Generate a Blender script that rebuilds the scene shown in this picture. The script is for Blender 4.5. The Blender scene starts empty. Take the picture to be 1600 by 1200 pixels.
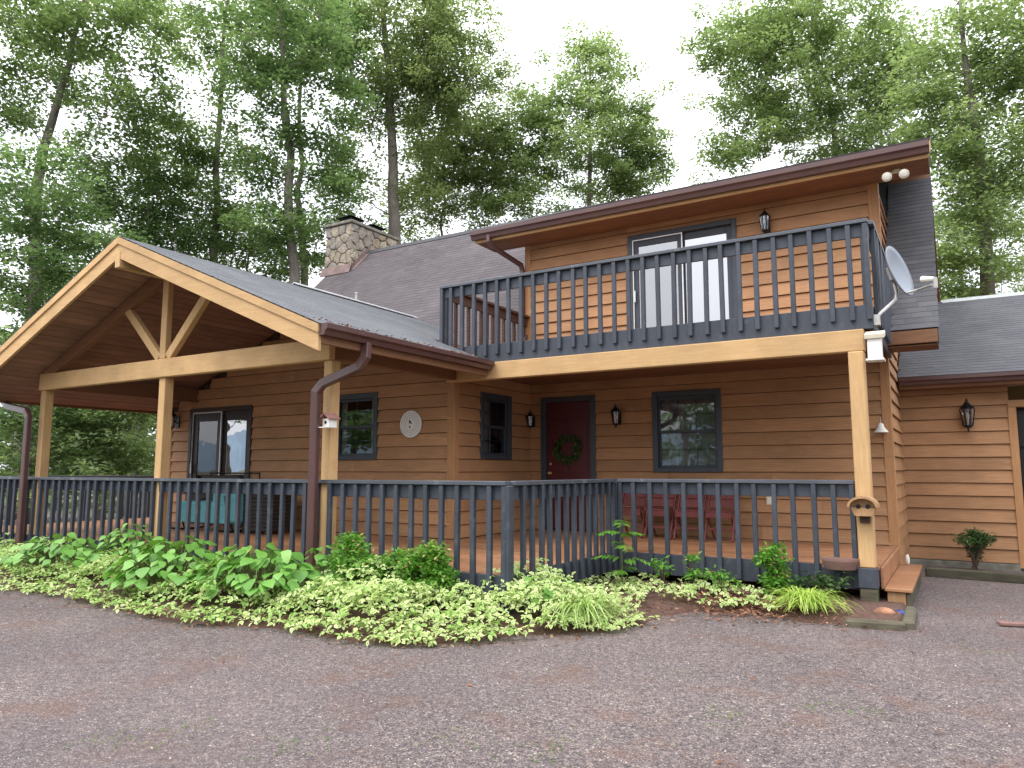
import bpy, math, random
import numpy as np
from mathutils import Vector, Matrix, Quaternion
R = math.radians
rnd = random.Random(7)
SC = bpy.context.scene
COL = SC.collection

# ------------------------------------------------------------------ camera, sky, sun, exposure
CAM = np.array([0.0, 0.0, 1.46]); YAW = R(31.2); PIT = R(6.7); FPX = 1148.0
cd = bpy.data.cameras.new('camera'); cam = bpy.data.objects.new('camera', cd); COL.objects.link(cam)
cam.location = CAM; cam.rotation_euler = (R(90) + PIT, 0, YAW)
cd.sensor_width = 36.0; cd.lens = 36.0 * FPX / 1600.0; cd.clip_end = 5000.0; cd.clip_start = 0.05
SC.camera = cam

SUN_EL, SUN_AZ = R(56), R(200)          # azimuth clockwise from +Y: from behind the camera, a little left
wd = bpy.data.worlds.new('World'); SC.world = wd; wd.use_nodes = True
nt = wd.node_tree; nt.nodes.clear()
out = nt.nodes.new('ShaderNodeOutputWorld'); bg = nt.nodes.new('ShaderNodeBackground')
sky = nt.nodes.new('ShaderNodeTexSky'); sky.sky_type = 'NISHITA'; sky.sun_disc = False
sky.sun_elevation = SUN_EL; sky.sun_rotation = SUN_AZ; sky.dust_density = 4.0; sky.air_density = 1.0; sky.ozone_density = 1.0
hs = nt.nodes.new('ShaderNodeHueSaturation'); hs.inputs['Saturation'].default_value = 0.25
mx = nt.nodes.new('ShaderNodeMix'); mx.data_type = 'RGBA'; mx.inputs[0].default_value = 0.82
tc = nt.nodes.new('ShaderNodeTexCoord'); nz = nt.nodes.new('ShaderNodeTexNoise'); nz.inputs['Scale'].default_value = 2.2; nz.inputs['Detail'].default_value = 5.0
cr = nt.nodes.new('ShaderNodeValToRGB')
cr.color_ramp.elements[0].position = 0.3; cr.color_ramp.elements[0].color = (11.2, 11.6, 12.7, 1)
cr.color_ramp.elements[1].position = 0.7; cr.color_ramp.elements[1].color = (13.8, 14.0, 14.8, 1)
nt.links.new(tc.outputs['Generated'], nz.inputs['Vector']); nt.links.new(nz.outputs['Fac'], cr.inputs['Fac'])
nt.links.new(sky.outputs['Color'], hs.inputs['Color']); nt.links.new(hs.outputs['Color'], mx.inputs[6]); nt.links.new(cr.outputs['Color'], mx.inputs[7])
# overcast luminance: three parts at the zenith to a little over one at the horizon, the same all round
sx = nt.nodes.new('ShaderNodeSeparateXYZ'); nt.links.new(tc.outputs['Generated'], sx.inputs[0])
mrw = nt.nodes.new('ShaderNodeMapRange'); mrw.inputs[1].default_value = 0.0; mrw.inputs[2].default_value = 1.0; mrw.inputs[3].default_value = 0.70; mrw.inputs[4].default_value = 1.75
nt.links.new(sx.outputs['Z'], mrw.inputs[0])
vm = nt.nodes.new('ShaderNodeVectorMath'); vm.operation = 'SCALE'; nt.links.new(mx.outputs[2], vm.inputs[0]); nt.links.new(mrw.outputs[0], vm.inputs['Scale'])
nt.links.new(vm.outputs[0], bg.inputs['Color']); bg.inputs['Strength'].default_value = 0.10
nt.links.new(bg.outputs[0], out.inputs[0])
sd = bpy.data.lights.new('sun', 'SUN'); sd.energy = 1.0; sd.angle = R(25); sd.color = (1.0, 0.96, 0.9)
so = bpy.data.objects.new('sun', sd); COL.objects.link(so); so.location = (0, 0, 30)
sdir = Vector((math.sin(SUN_AZ) * math.cos(SUN_EL), math.cos(SUN_AZ) * math.cos(SUN_EL), math.sin(SUN_EL)))
so.rotation_euler = sdir.to_track_quat('Z', 'Y').to_euler()
vs = SC.view_settings; vs.view_transform = 'Standard'; vs.look = 'None'; vs.gamma = 1.0; vs.exposure = 0.88; vs.use_curve_mapping = False
SC.render.engine = 'CYCLES'; SC.cycles.use_denoising = True
SC.cycles.max_bounces = 8; SC.cycles.transparent_max_bounces = 8

_F = np.array([-math.sin(YAW) * math.cos(PIT), math.cos(YAW) * math.cos(PIT), math.sin(PIT)])
_R = np.array([math.cos(YAW), math.sin(YAW), 0.0]); _U = np.cross(_R, _F)
def at(px, py, D):
    """the point of the place seen at photo pixel (px, py), D metres along the view axis"""
    return CAM + D * (_F + _R * (px - 800) / FPX + _U * (600 - py) / FPX)

# ------------------------------------------------------------------ mesh helpers
WO = {}
class MB:
    def __init__(s): s.v = []; s.f = []; s.m = []; s.mi = 0
    def add(s, vs_, fs):
        b = len(s.v); s.v.extend([tuple(map(float, p)) for p in vs_]); s.f.extend([tuple(b + i for i in f) for f in fs]); s.m.extend([s.mi] * len(fs)); return s
    def box(s, x0, x1, y0, y1, z0, z1):
        return s.obox(((x0 + x1) / 2, (y0 + y1) / 2, (z0 + z1) / 2), (1, 0, 0), (0, 1, 0), (0, 0, 1), abs(x1 - x0) / 2, abs(y1 - y0) / 2, abs(z1 - z0) / 2, 0)
    def cbox(s, x0, x1, y0, y1, z0, z1, c=0.006):
        return s.obox(((x0 + x1) / 2, (y0 + y1) / 2, (z0 + z1) / 2), (1, 0, 0), (0, 1, 0), (0, 0, 1), abs(x1 - x0) / 2, abs(y1 - y0) / 2, abs(z1 - z0) / 2, c)
    def obox(s, c0, ax, ay, az, hx, hy, hz, c=0.0):
        c0 = np.array(c0, float); A = np.array([ax, ay, az], float)
        c = min(c, hx * .45, hy * .45, hz * .45)
        if c <= 0:
            P = [c0 + A[0] * hx * a + A[1] * hy * b + A[2] * hz * d for a in (-1, 1) for b in (-1, 1) for d in (-1, 1)]
            F = [(0, 1, 3, 2), (4, 6, 7, 5), (0, 4, 5, 1), (2, 3, 7, 6), (0, 2, 6, 4), (1, 5, 7, 3)]
            return s.add(P, fix(P, F, c0))
        P = []; idx = {}
        for a in (-1, 1):
            for b in (-1, 1):
                for d in (-1, 1):
                    for k in range(3):
                        h = [hx - c, hy - c, hz - c]; h[k] += c
                        idx[(a, b, d, k)] = len(P); P.append(c0 + A[0] * h[0] * a + A[1] * h[1] * b + A[2] * h[2] * d)
        F = []
        for k in range(3):
            for sg in (-1, 1):
                q = []
                for (u, w) in ((-1, -1), (1, -1), (1, 1), (-1, 1)):
                    t = [u, w]; t.insert(k, sg); q.append(idx[(*t, k)])
                F.append(tuple(q))
        for k in range(3):
            i, j = [x for x in range(3) if x != k]
            for u in (-1, 1):
                for w in (-1, 1):
                    def key(e, kk):
                        t = [0, 0, 0]; t[i] = u; t[j] = w; t[k] = e; return idx[(*t, kk)]
                    F.append((key(-1, i), key(1, i), key(1, j), key(-1, j)))
        for a in (-1, 1):
            for b in (-1, 1):
                for d in (-1, 1): F.append(tuple(idx[(a, b, d, k)] for k in range(3)))
        return s.add(P, fix(P, F, c0))
    def bar(s, p, q, w, h, up=(0, 0, 1), c=0.005):
        p = np.array(p, float); q = np.array(q, float); d = q - p; L = np.linalg.norm(d); d /= L
        x = np.cross(d, up); x /= np.linalg.norm(x); u = np.cross(x, d)
        return s.obox((p + q) / 2, d, x, u, L / 2, w / 2, h / 2, c)
    def prism(s, poly, n0, n1):
        """poly: list of 3D points (planar), swept from offset n0 to n1 (vectors)"""
        P = [np.array(p) + np.array(n0) for p in poly] + [np.array(p) + np.array(n1) for p in poly]; n = len(poly)
        F = [tuple(range(n)), tuple(range(2 * n - 1, n - 1, -1))] + [(i, i + n, (i + 1) % n + n, (i + 1) % n) for i in range(n)]
        a, b, c_ = (np.array(P[i]) for i in (0, 1, 2)); nn = np.cross(b - a, c_ - a)
        nn = np.zeros(3)
        for i in range(n): nn += np.cross(P[i], P[(i + 1) % n])
        if nn @ (np.array(n1, float) - np.array(n0, float)) > 0: F = [f[::-1] for f in F]
        return s.add(P, F)
    def tube(s, pts, rad, n=8, cap=True):
        pts = [np.array(p, float) for p in pts]; k = len(pts)
        if not hasattr(rad, '__len__'): rad = [rad] * k
        P = []; ref = np.array([0.31, 0.77, 0.55])
        for i in range(k):
            d = pts[min(i + 1, k - 1)] - pts[max(i - 1, 0)]; d /= (np.linalg.norm(d) + 1e-9)
            x = np.cross(d, ref); x /= (np.linalg.norm(x) + 1e-9); y = np.cross(d, x); ref = y if False else ref
            for j in range(n):
                a = 2 * math.pi * j / n; P.append(pts[i] + rad[i] * (x * math.cos(a) + y * math.sin(a)))
        F = [(i * n + j, i * n + (j + 1) % n, (i + 1) * n + (j + 1) % n, (i + 1) * n + j) for i in range(k - 1) for j in range(n)]
        if cap: F += [tuple(range(n - 1, -1, -1)), tuple((k - 1) * n + j for j in range(n))]
        return s.add(P, F)
    def lathe(s, prof, c=(0, 0, 0), n=16, axis=(0, 0, 1)):
        az = np.array(axis, float); az /= np.linalg.norm(az)
        t = np.array([1., 0, 0]) if abs(az[0]) < .9 else np.array([0, 1., 0]); ax = np.cross(t, az); ax /= np.linalg.norm(ax); ay = np.cross(az, ax)
        c = np.array(c, float); P = []; k = len(prof)
        for (r, z) in prof:
            for j in range(n):
                a = 2 * math.pi * j / n; P.append(c + az * z + (ax * math.cos(a) + ay * math.sin(a)) * max(r, 1e-4))
        F = [(i * n + j, i * n + (j + 1) % n, (i + 1) * n + (j + 1) % n, (i + 1) * n + j) for i in range(k - 1) for j in range(n)]
        F += [tuple(range(n - 1, -1, -1)), tuple((k - 1) * n + j for j in range(n))]
        return s.add(P, F)
def fix(P, F, c0):
    o = []
    for f in F:
        p = [np.array(P[i]) for i in f]; nn = np.cross(p[1] - p[0], p[2] - p[0])
        if np.linalg.norm(nn) < 1e-12 and len(p) > 3: nn = np.cross(p[2] - p[0], p[3] - p[0])
        o.append(f if nn @ (sum(p) / len(p) - c0) > 0 else f[::-1])
    return o

def props(o, label=None, cat=None, group=None, kind=None):
    if label: o['label'] = label
    if cat: o['category'] = cat
    if group: o['group'] = group
    if kind: o['kind'] = kind
    return o
def place(o, origin, parent):
    WO[o.name] = np.array(origin, float)
    if parent is not None:
        o.parent = parent; o.location = WO[o.name] - WO[parent.name]
    else: o.location = origin
def empty(name, loc, label=None, cat=None, group=None, parent=None):
    o = bpy.data.objects.new(name, None); COL.objects.link(o); o.empty_display_size = .1
    place(o, loc, parent); return props(o, label, cat, group)
def build(name, mb, mats, parent=None, smooth=False, **kw):
    V = np.array(mb.v); org = V.mean(0); org[2] = V[:, 2].min()
    me = bpy.data.meshes.new(name); me.from_pydata((V - org).tolist(), [], mb.f)
    if not isinstance(mats, (list, tuple)): mats = [mats]
    for m in mats: me.materials.append(m)
    if len(mats) > 1: me.polygons.foreach_set('material_index', mb.m)
    if smooth: me.polygons.foreach_set('use_smooth', [True] * len(me.polygons))
    me.update()
    o = bpy.data.objects.new(name, me); COL.objects.link(o); place(o, org, parent); return props(o, **kw)
def clone(o, name, delta, parent):
    c = o.copy(); c.name = name; COL.objects.link(c); place(c, WO[o.name] + np.array(delta, float), parent)
    for k in ('label', 'category', 'group'):
        pass
    return c
def fast(name, V, F, mats, parent=None, attr=None, origin=None, fcol=None, smooth=False, flat=False, **kw):
    V = np.asarray(V, np.float32); F = np.asarray(F, np.int32)
    org = np.array([V[:, 0].mean(), V[:, 1].mean(), V[:, 2].min()]) if origin is None else np.array(origin, float)
    me = bpy.data.meshes.new(name); n, (m, k) = len(V), F.shape
    me.vertices.add(n); me.vertices.foreach_set('co', (V - org.astype(np.float32)).ravel())
    me.loops.add(m * k); me.loops.foreach_set('vertex_index', F.ravel())
    me.polygons.add(m); me.polygons.foreach_set('loop_start', np.arange(0, m * k, k, dtype=np.int32))
    if smooth or flat: me.polygons.foreach_set('use_smooth', np.full(m, smooth, bool))
    if not isinstance(mats, (list, tuple)): mats = [mats]
    for mm in mats: me.materials.append(mm)
    me.update(calc_edges=True)
    if attr is not None:
        a = me.attributes.new('lv', 'FLOAT', 'POINT'); a.data.foreach_set('value', np.asarray(attr, np.float32))
    if fcol is not None:
        a = me.attributes.new('lf', 'FLOAT', 'FACE'); a.data.foreach_set('value', np.asarray(fcol, np.float32))
    o = bpy.data.objects.new(name, me); COL.objects.link(o); place(o, org, parent); return props(o, **kw)

# ------------------------------------------------------------------ materials
def newmat(name):
    m = bpy.data.materials.new(name); m.use_nodes = True; n = m.node_tree.nodes; return m, m.node_tree, n['Principled BSDF']
def N(nt_, t, **kw):
    x = nt_.nodes.new(t)
    for k, v in kw.items(): setattr(x, k, v)
    return x
def ramp(nt_, fac, stops, interp='LINEAR'):
    r = N(nt_, 'ShaderNodeValToRGB'); r.color_ramp.interpolation = interp; e = r.color_ramp.elements
    while len(e) < len(stops): e.new(0.5)
    for el, (p, c) in zip(e, stops): el.position = p; el.color = (*c, 1)
    nt_.links.new(fac, r.inputs['Fac']); return r.outputs['Color']
def mixc(nt_, fac, a, b, mode='MIX'):
    m = N(nt_, 'ShaderNodeMix', data_type='RGBA', blend_type=mode); L = nt_.links.new
    for sock, val in ((m.inputs[0], fac), (m.inputs[6], a), (m.inputs[7], b)):
        if hasattr(val, 'links') or hasattr(val, 'is_linked'): L(val, sock)
        elif isinstance(val, (int, float)): sock.default_value = val
        else: sock.default_value = (*val, 1)
    return m.outputs[2]
def coords(nt_, scale=(1, 1, 1), obj=True):
    t = N(nt_, 'ShaderNodeTexCoord'); mp = N(nt_, 'ShaderNodeMapping'); mp.inputs['Scale'].default_value = scale
    L = nt_.links.new
    if obj:
        oi = N(nt_, 'ShaderNodeObjectInfo'); ml = N(nt_, 'ShaderNodeMath', operation='MULTIPLY'); ml.inputs[1].default_value = 53.0
        L(oi.outputs['Random'], ml.inputs[0]); va = N(nt_, 'ShaderNodeVectorMath', operation='ADD'); L(t.outputs['Object'], va.inputs[0]); L(ml.outputs[0], va.inputs[1]); L(va.outputs[0], mp.inputs['Vector'])
        return mp.outputs[0], oi.outputs['Random']
    g = N(nt_, 'ShaderNodeNewGeometry'); L(g.outputs['Position'], mp.inputs['Vector']); return mp.outputs[0], None
def noise(nt_, vec, scale, detail=4, rough=.55):
    n = N(nt_, 'ShaderNodeTexNoise'); n.inputs['Scale'].default_value = scale; n.inputs['Detail'].default_value = detail; n.inputs['Roughness'].default_value = rough
    nt_.links.new(vec, n.inputs['Vector']); return n.outputs['Fac']
def bump(nt_, bs, h, st=.3, dist=.01):
    b = N(nt_, 'ShaderNodeBump'); b.inputs['Strength'].default_value = st; b.inputs['Distance'].default_value = dist
    nt_.links.new(h, b.inputs['Height']); nt_.links.new(b.outputs[0], bs.inputs['Normal'])
def wood(name, col, dark, grain=(1.2, 18, 18), rough=.65, var=.16, wear=None, spec=.3):
    m, t, b = newmat(name); L = t.links.new
    v, r = coords(t, grain); n1 = noise(t, v, 3.0, 6, .62)
    c = ramp(t, n1, [(.28, dark), (.72, col)])
    v2, _ = coords(t, (1, 1, 1)); n2 = noise(t, v2, 1.7, 4)
    sh = ramp(t, n2, [(.3, (1 - var, 1 - var, 1 - var)), (.7, (1 + var * .6, 1 + var * .6, 1 + var * .6))])
    c = mixc(t, 1.0, c, sh, 'MULTIPLY')
    mr = N(t, 'ShaderNodeMapRange'); mr.inputs[3].default_value = 1 - var * .7; mr.inputs[4].default_value = 1 + var * .5; L(r, mr.inputs[0])
    cmb = N(t, 'ShaderNodeCombineColor'); [L(mr.outputs[0], cmb.inputs[i]) for i in range(3)]
    c = mixc(t, 1.0, c, cmb.outputs[0], 'MULTIPLY')
    if wear:
        n3 = noise(t, v2, 6.0, 8, .7); w = ramp(t, n3, [(.57, (0, 0, 0)), (.70, (.8, .8, .8))]); c = mixc(t, w, c, wear)
    L(c, b.inputs['Base Color']); b.inputs['Roughness'].default_value = rough; b.inputs['Specular IOR Level'].default_value = spec
    bump(t, b, n1, .35, .004); return m
def plain(name, col, rough=.5, metal=0, var=.12, scale=9, spec=.4, bumpy=.1):
    m, t, b = newmat(name); v, r = coords(t); n1 = noise(t, v, scale, 5)
    c = ramp(t, n1, [(.3, tuple(x * (1 - var) for x in col)), (.7, tuple(min(1, x * (1 + var)) for x in col))])
    t.links.new(c, b.inputs['Base Color']); b.inputs['Roughness'].default_value = rough; b.inputs['Metallic'].default_value = metal; b.inputs['Specular IOR Level'].default_value = spec
    if bumpy: bump(t, b, n1, bumpy, .004)
    return m
def leafmat(name, stops, trans=.35, rough=.5, attr='lv', tcol=(1.25, 1.25, .85), patch=.0):
    m, t, b = newmat(name); L = t.links.new
    a = N(t, 'ShaderNodeAttribute', attribute_name=attr); c = ramp(t, a.outputs['Fac'], stops)
    b.inputs['Roughness'].default_value = rough; b.inputs['Specular IOR Level'].default_value = .22
    L(c, b.inputs['Base Color'])
    tr = N(t, 'ShaderNodeBsdfTranslucent'); c2 = mixc(t, 1.0, c, tcol, 'MULTIPLY'); L(c2, tr.inputs['Color'])
    ms = N(t, 'ShaderNodeMixShader'); ms.inputs[0].default_value = trans; L(b.outputs[0], ms.inputs[1]); L(tr.outputs[0], ms.inputs[2])
    L(ms.outputs[0], t.nodes['Material Output'].inputs['Surface']); return m
def glassmat(name, tint=(.75, .8, .82), base=.10):
    m, t, b = newmat(name); L = t.links.new; t.nodes.remove(b)
    tr = N(t, 'ShaderNodeBsdfTransparent'); tr.inputs[0].default_value = (*tint, 1); gl = N(t, 'ShaderNodeBsdfGlossy'); gl.inputs['Roughness'].default_value = .015
    fr = N(t, 'ShaderNodeFresnel'); fr.inputs['IOR'].default_value = 1.52
    mr = N(t, 'ShaderNodeMapRange'); mr.inputs[1].default_value = 0; mr.inputs[2].default_value = 1; mr.inputs[3].default_value = base; mr.inputs[4].default_value = 1; L(fr.outputs[0], mr.inputs[0])
    ms = N(t, 'ShaderNodeMixShader'); L(mr.outputs[0], ms.inputs[0]); L(tr.outputs[0], ms.inputs[1]); L(gl.outputs[0], ms.inputs[2])
    tcx = N(t, 'ShaderNodeTexCoord'); n = N(t, 'ShaderNodeTexNoise'); n.inputs['Scale'].default_value = 1.6; L(tcx.outputs['Object'], n.inputs['Vector'])
    bp = N(t, 'ShaderNodeBump'); bp.inputs['Strength'].default_value = .05; bp.inputs['Distance'].default_value = .05; L(n.outputs['Fac'], bp.inputs['Height']); L(bp.outputs[0], gl.inputs['Normal'])
    L(ms.outputs[0], t.nodes['Material Output'].inputs['Surface']); return m
def shingle_mat(name, stops, wash=(.5, .5, .5)):
    m, t, b = newmat(name); L = t.links.new
    a = N(t, 'ShaderNodeAttribute', attribute_name='lv'); oi = N(t, 'ShaderNodeObjectInfo')
    ad = N(t, 'ShaderNodeMath', operation='ADD'); L(a.outputs['Fac'], ad.inputs[0]); ml = N(t, 'ShaderNodeMath', operation='MULTIPLY'); ml.inputs[1].default_value = .10; L(oi.outputs['Random'], ml.inputs[0]); L(ml.outputs[0], ad.inputs[1])
    c = ramp(t, ad.outputs[0], stops); v, _ = coords(t, obj=False)
    n1 = noise(t, v, 260, 2); g = ramp(t, n1, [(.25, (.62, .62, .62)), (.75, (1.35, 1.35, 1.35))]); c = mixc(t, 1.0, c, g, 'MULTIPLY')
    n2 = noise(t, v, 1.1, 5, .6); w = ramp(t, n2, [(.3, (.8, .8, .82)), (.7, (1.15, 1.13, 1.12))]); c = mixc(t, 1.0, c, w, 'MULTIPLY')
    L(c, b.inputs['Base Color']); b.inputs['Roughness'].default_value = .72; b.inputs['Specular IOR Level'].default_value = .45; bump(t, b, n1, .35, .003); return m

M = {}
M['siding'] = wood('cedar_siding', (.44, .240, .118), (.325, .168, .080), (1.0, 16, 16), .65, .17, wear=(.40, .216, .106))
M['siding_v'] = wood('cedar_trim', (.43, .228, .105), (.33, .165, .072), (14, 14, 1.0), .6, .12)
M['soffit'] = wood('brown_soffit', (.23, .112, .058), (.16, .075, .038), (1.0, 12, 12), .65, .12)
M['ceil'] = wood('porch_ceiling', (.33, .180, .125), (.22, .115, .08), (14, 1.0, 14), .6, .2)
M['sheath'] = plain('gap_shade_sheathing', (.045, .028, .018), .9)  # backing kept near black so the lap gaps read as shadow lines
M['beam'] = wood('tan_timber', (.57, .370, .180), (.46, .285, .130), (1.0, 14, 14), .7, .16, wear=(.44, .265, .125))
M['beam_v'] = wood('tan_post', (.57, .370, .180), (.46, .285, .130), (14, 14, 1.0), .7, .15, wear=(.45, .275, .13))
M['deckb'] = wood('deck_boards', (.40, .20, .10), (.26, .115, .055), (1.0, 16, 16), .5, .25, wear=(.36, .25, .16), spec=.45)
M['slate'] = wood('slate_paint', (.054, .063, .081), (.036, .042, .056), (6, 6, 2.0), .5, .18, wear=(.085, .09, .10), spec=.4)
M['slate_cap'] = wood('slate_cap_paint', (.088, .098, .116), (.058, .066, .082), (1.0, 14, 14), .42, .2, wear=(.20, .21, .21), spec=.5)
M['brownrail'] = wood('weathered_brown', (.10, .055, .04), (.06, .032, .024), (1.0, 12, 12), .7, .2)
M['gutter'] = plain('brown_gutter', (.085, .040, .036), .32, 0, .10, 4, .5, .03)
M['frame'] = plain('dark_frame', (.045, .052, .066), .4, 0, .12, 8)
M['frame_brown'] = plain('dark_brown_frame', (.035, .024, .022), .4, 0, .12, 8)
M['alu'] = plain('aluminium', (.62, .62, .60), .35, .6, .06)
M['glass'] = glassmat('window_glass')
M['glass_hi'] = glassmat('coated_glass', (.35, .38, .4), .55)
M['glass_mid'] = glassmat('screened_glass', (.4, .42, .45), .36)
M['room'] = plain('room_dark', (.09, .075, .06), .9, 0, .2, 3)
M['curtain'] = plain('curtain', (.26, .25, .24), .9, 0, .1, 14)
M['reddoor'] = wood('red_door_paint_shaded', (.095, .008, .013), (.065, .006, .010), (10, 10, 1), .4, .1, spec=.5)  # door red darkened, the recess shade is put into its colour
M['brass'] = plain('brass', (.65, .48, .2), .3, .9)
M['black'] = plain('black_metal', (.012, .012, .013), .4, .3, .2)
M['lampglass'] = plain('frosted_lamp_glass', (.68, .64, .56), .25, 0, .06)
M['white'] = plain('white_paint', (.72, .70, .66), .5, 0, .06)
M['cream'] = plain('cream_plastic', (.70, .64, .50), .4, 0, .05)
M['mortar'] = plain('mortar', (.115, .098, .085), .95, 0, .3, 30, .2, .6)
M['concrete'] = plain('concrete', (.20, .185, .155), .9, 0, .35, 7, .2, .5)
M['copper'] = plain('copper_flashing', (.17, .115, .105), .65, .1, .3, 5)
STONE = [plain('stone_%d' % i, c, .85, 0, .38, 9, .25, .7) for i, c in enumerate([(.31, .265, .20), (.29, .245, .20), (.25, .215, .18), (.34, .295, .23), (.28, .23, .17), (.24, .215, .19)])]
M['roof_grey'] = shingle_mat('grey_shingle', [(0, (.112, .118, .127)), (.5, (.130, .136, .145)), (1, (.152, .157, .165))])
M['roof_plum'] = shingle_mat('plum_shingle', [(0, (.062, .052, .055)), (.5, (.080, .067, .071)), (1, (.104, .088, .092))])
M['roof_dark'] = shingle_mat('dark_shingle', [(0, (.052, .053, .058)), (.5, (.072, .073, .079)), (1, (.100, .099, .102))])
M['roof_slate'] = shingle_mat('slate_shingle', [(0, (.066, .066, .074)), (.5, (.084, .084, .093)), (1, (.108, .107, .115))])
M['drip'] = plain('drip_edge', (.62, .63, .65), .3, .5, .1)
M['tie'] = wood('old_timber', (.13, .115, .08), (.06, .055, .035), (1.0, 12, 12), .9, .3, wear=(.10, .13, .05))
M['redwood'] = wood('red_chair_stain', (.22, .062, .062), (.14, .036, .036), (8, 8, 1.5), .5, .15)
M['teal'] = plain('teal_cloth', (.10, .29, .32), .9, 0, .12, 10, .2, .2)
M['wicker'] = plain('dark_wicker', (.028, .022, .018), .7, 0, .4, 60, .3, .6)
M['terra'] = plain('clay_brown', (.20, .115, .095), .8, 0, .2, 8)
M['dish'] = plain('dish_grey', (.20, .225, .26), .45, 0, .08, 3)
M['galv'] = plain('galvanised', (.42, .41, .39), .45, .4, .15)
M['birdwood'] = wood('birdhouse_wood', (.40, .24, .12), (.26, .145, .07), (10, 10, 2), .75, .15)
M['ringgrey'] = plain('ring_grey', (.46, .44, .41), .6)
M['redpaint'] = plain('faded_red', (.33, .16, .14), .6, 0, .25)
M['clear'] = glassmat('clear_glass', (.85, .88, .9), .22)
M['orange'] = plain('orange_clay', (.34, .175, .105), .85, 0, .4, 12, .2, .6)
M['blue'] = plain('blue_glaze', (.02, .045, .20), .3, 0, .2)
M['bark'] = wood('grey_bark', (.27, .245, .215), (.13, .112, .095), (9, 9, 1.6), .95, .25, wear=(.10, .12, .07))
M['bark_pale'] = wood('pale_bark', (.36, .32, .28), (.20, .17, .145), (9, 9, 1.6), .95, .25, wear=(.16, .17, .11))
M['stem'] = plain('green_stem', (.10, .12, .035), .7)
M['twig'] = plain('brown_twig', (.09, .06, .04), .8)

LV = {}
LV['mid'] = leafmat('leaf_mid', [(0, (.120, .185, .075)), (.5, (.200, .285, .125)), (1, (.295, .385, .185))], .6, .55)
LV['deep'] = leafmat('leaf_deep', [(0, (.095, .165, .070)), (.5, (.165, .255, .112)), (1, (.250, .345, .165))], .6, .55)
LV['light'] = leafmat('leaf_light', [(0, (.160, .230, .105)), (.5, (.245, .330, .155)), (1, (.335, .420, .215))], .62, .55)
LV['olive'] = leafmat('leaf_olive', [(0, (.150, .205, .090)), (.5, (.230, .300, .140)), (1, (.320, .380, .190))], .6, .55)
LV['bush'] = leafmat('leaf_bush', [(0, (.07, .19, .022)), (.6, (.13, .32, .040)), (.93, (.24, .43, .08)), (1, (.42, .30, .14))], .35, .4)
LV['dark_small'] = leafmat('leaf_dark_small', [(0, (.03, .075, .022)), (1, (.09, .16, .05))], .3, .45)
LV['big'] = leafmat('leaf_big', [(0, (.11, .30, .03)), (1, (.11, .30, .03))], .3, .42)
LV['lily'] = leafmat('leaf_lily', [(0, (.22, .36, .06)), (.6, (.40, .55, .10)), (1, (.66, .70, .28))], .35, .4)
LV['lily_pale'] = leafmat('leaf_lily_pale', [(0, (.17, .31, .06)), (.5, (.34, .47, .14)), (1, (.60, .67, .32))], .35, .4)
LV['variegated'] = leafmat('leaf_variegated', [(0, (.15, .29, .055)), (.42, (.28, .43, .11)), (.55, (.48, .57, .22)), (1, (.74, .76, .46))], .3, .45, 'lf')
# big leaves: colour varies a little from leaf to leaf
def bigleaf():
    m, t, b = newmat('leaf_broad'); L = t.links.new
    v, r = coords(t, (1, 1, 1)); n1 = noise(t, v, 14, 3)
    c = ramp(t, r, [(0, (.11, .265, .045)), (.5, (.165, .365, .065)), (1, (.24, .46, .10))]); g = ramp(t, n1, [(.3, (.85, .85, .85)), (.7, (1.12, 1.12, 1.12))]); c = mixc(t, 1.0, c, g, 'MULTIPLY')
    L(c, b.inputs['Base Color']); b.inputs['Roughness'].default_value = .42; b.inputs['Specular IOR Level'].default_value = .4
    tr = N(t, 'ShaderNodeBsdfTranslucent'); L(mixc(t, 1.0, c, (1.2, 1.25, .7), 'MULTIPLY'), tr.inputs['Color']); ms = N(t, 'ShaderNodeMixShader'); ms.inputs[0].default_value = .3
    L(b.outputs[0], ms.inputs[1]); L(tr.outputs[0], ms.inputs[2]); L(ms.outputs[0], t.nodes['Material Output'].inputs['Surface']); bump(t, b, n1, .2, .01); return m
M['broad'] = bigleaf()
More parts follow.
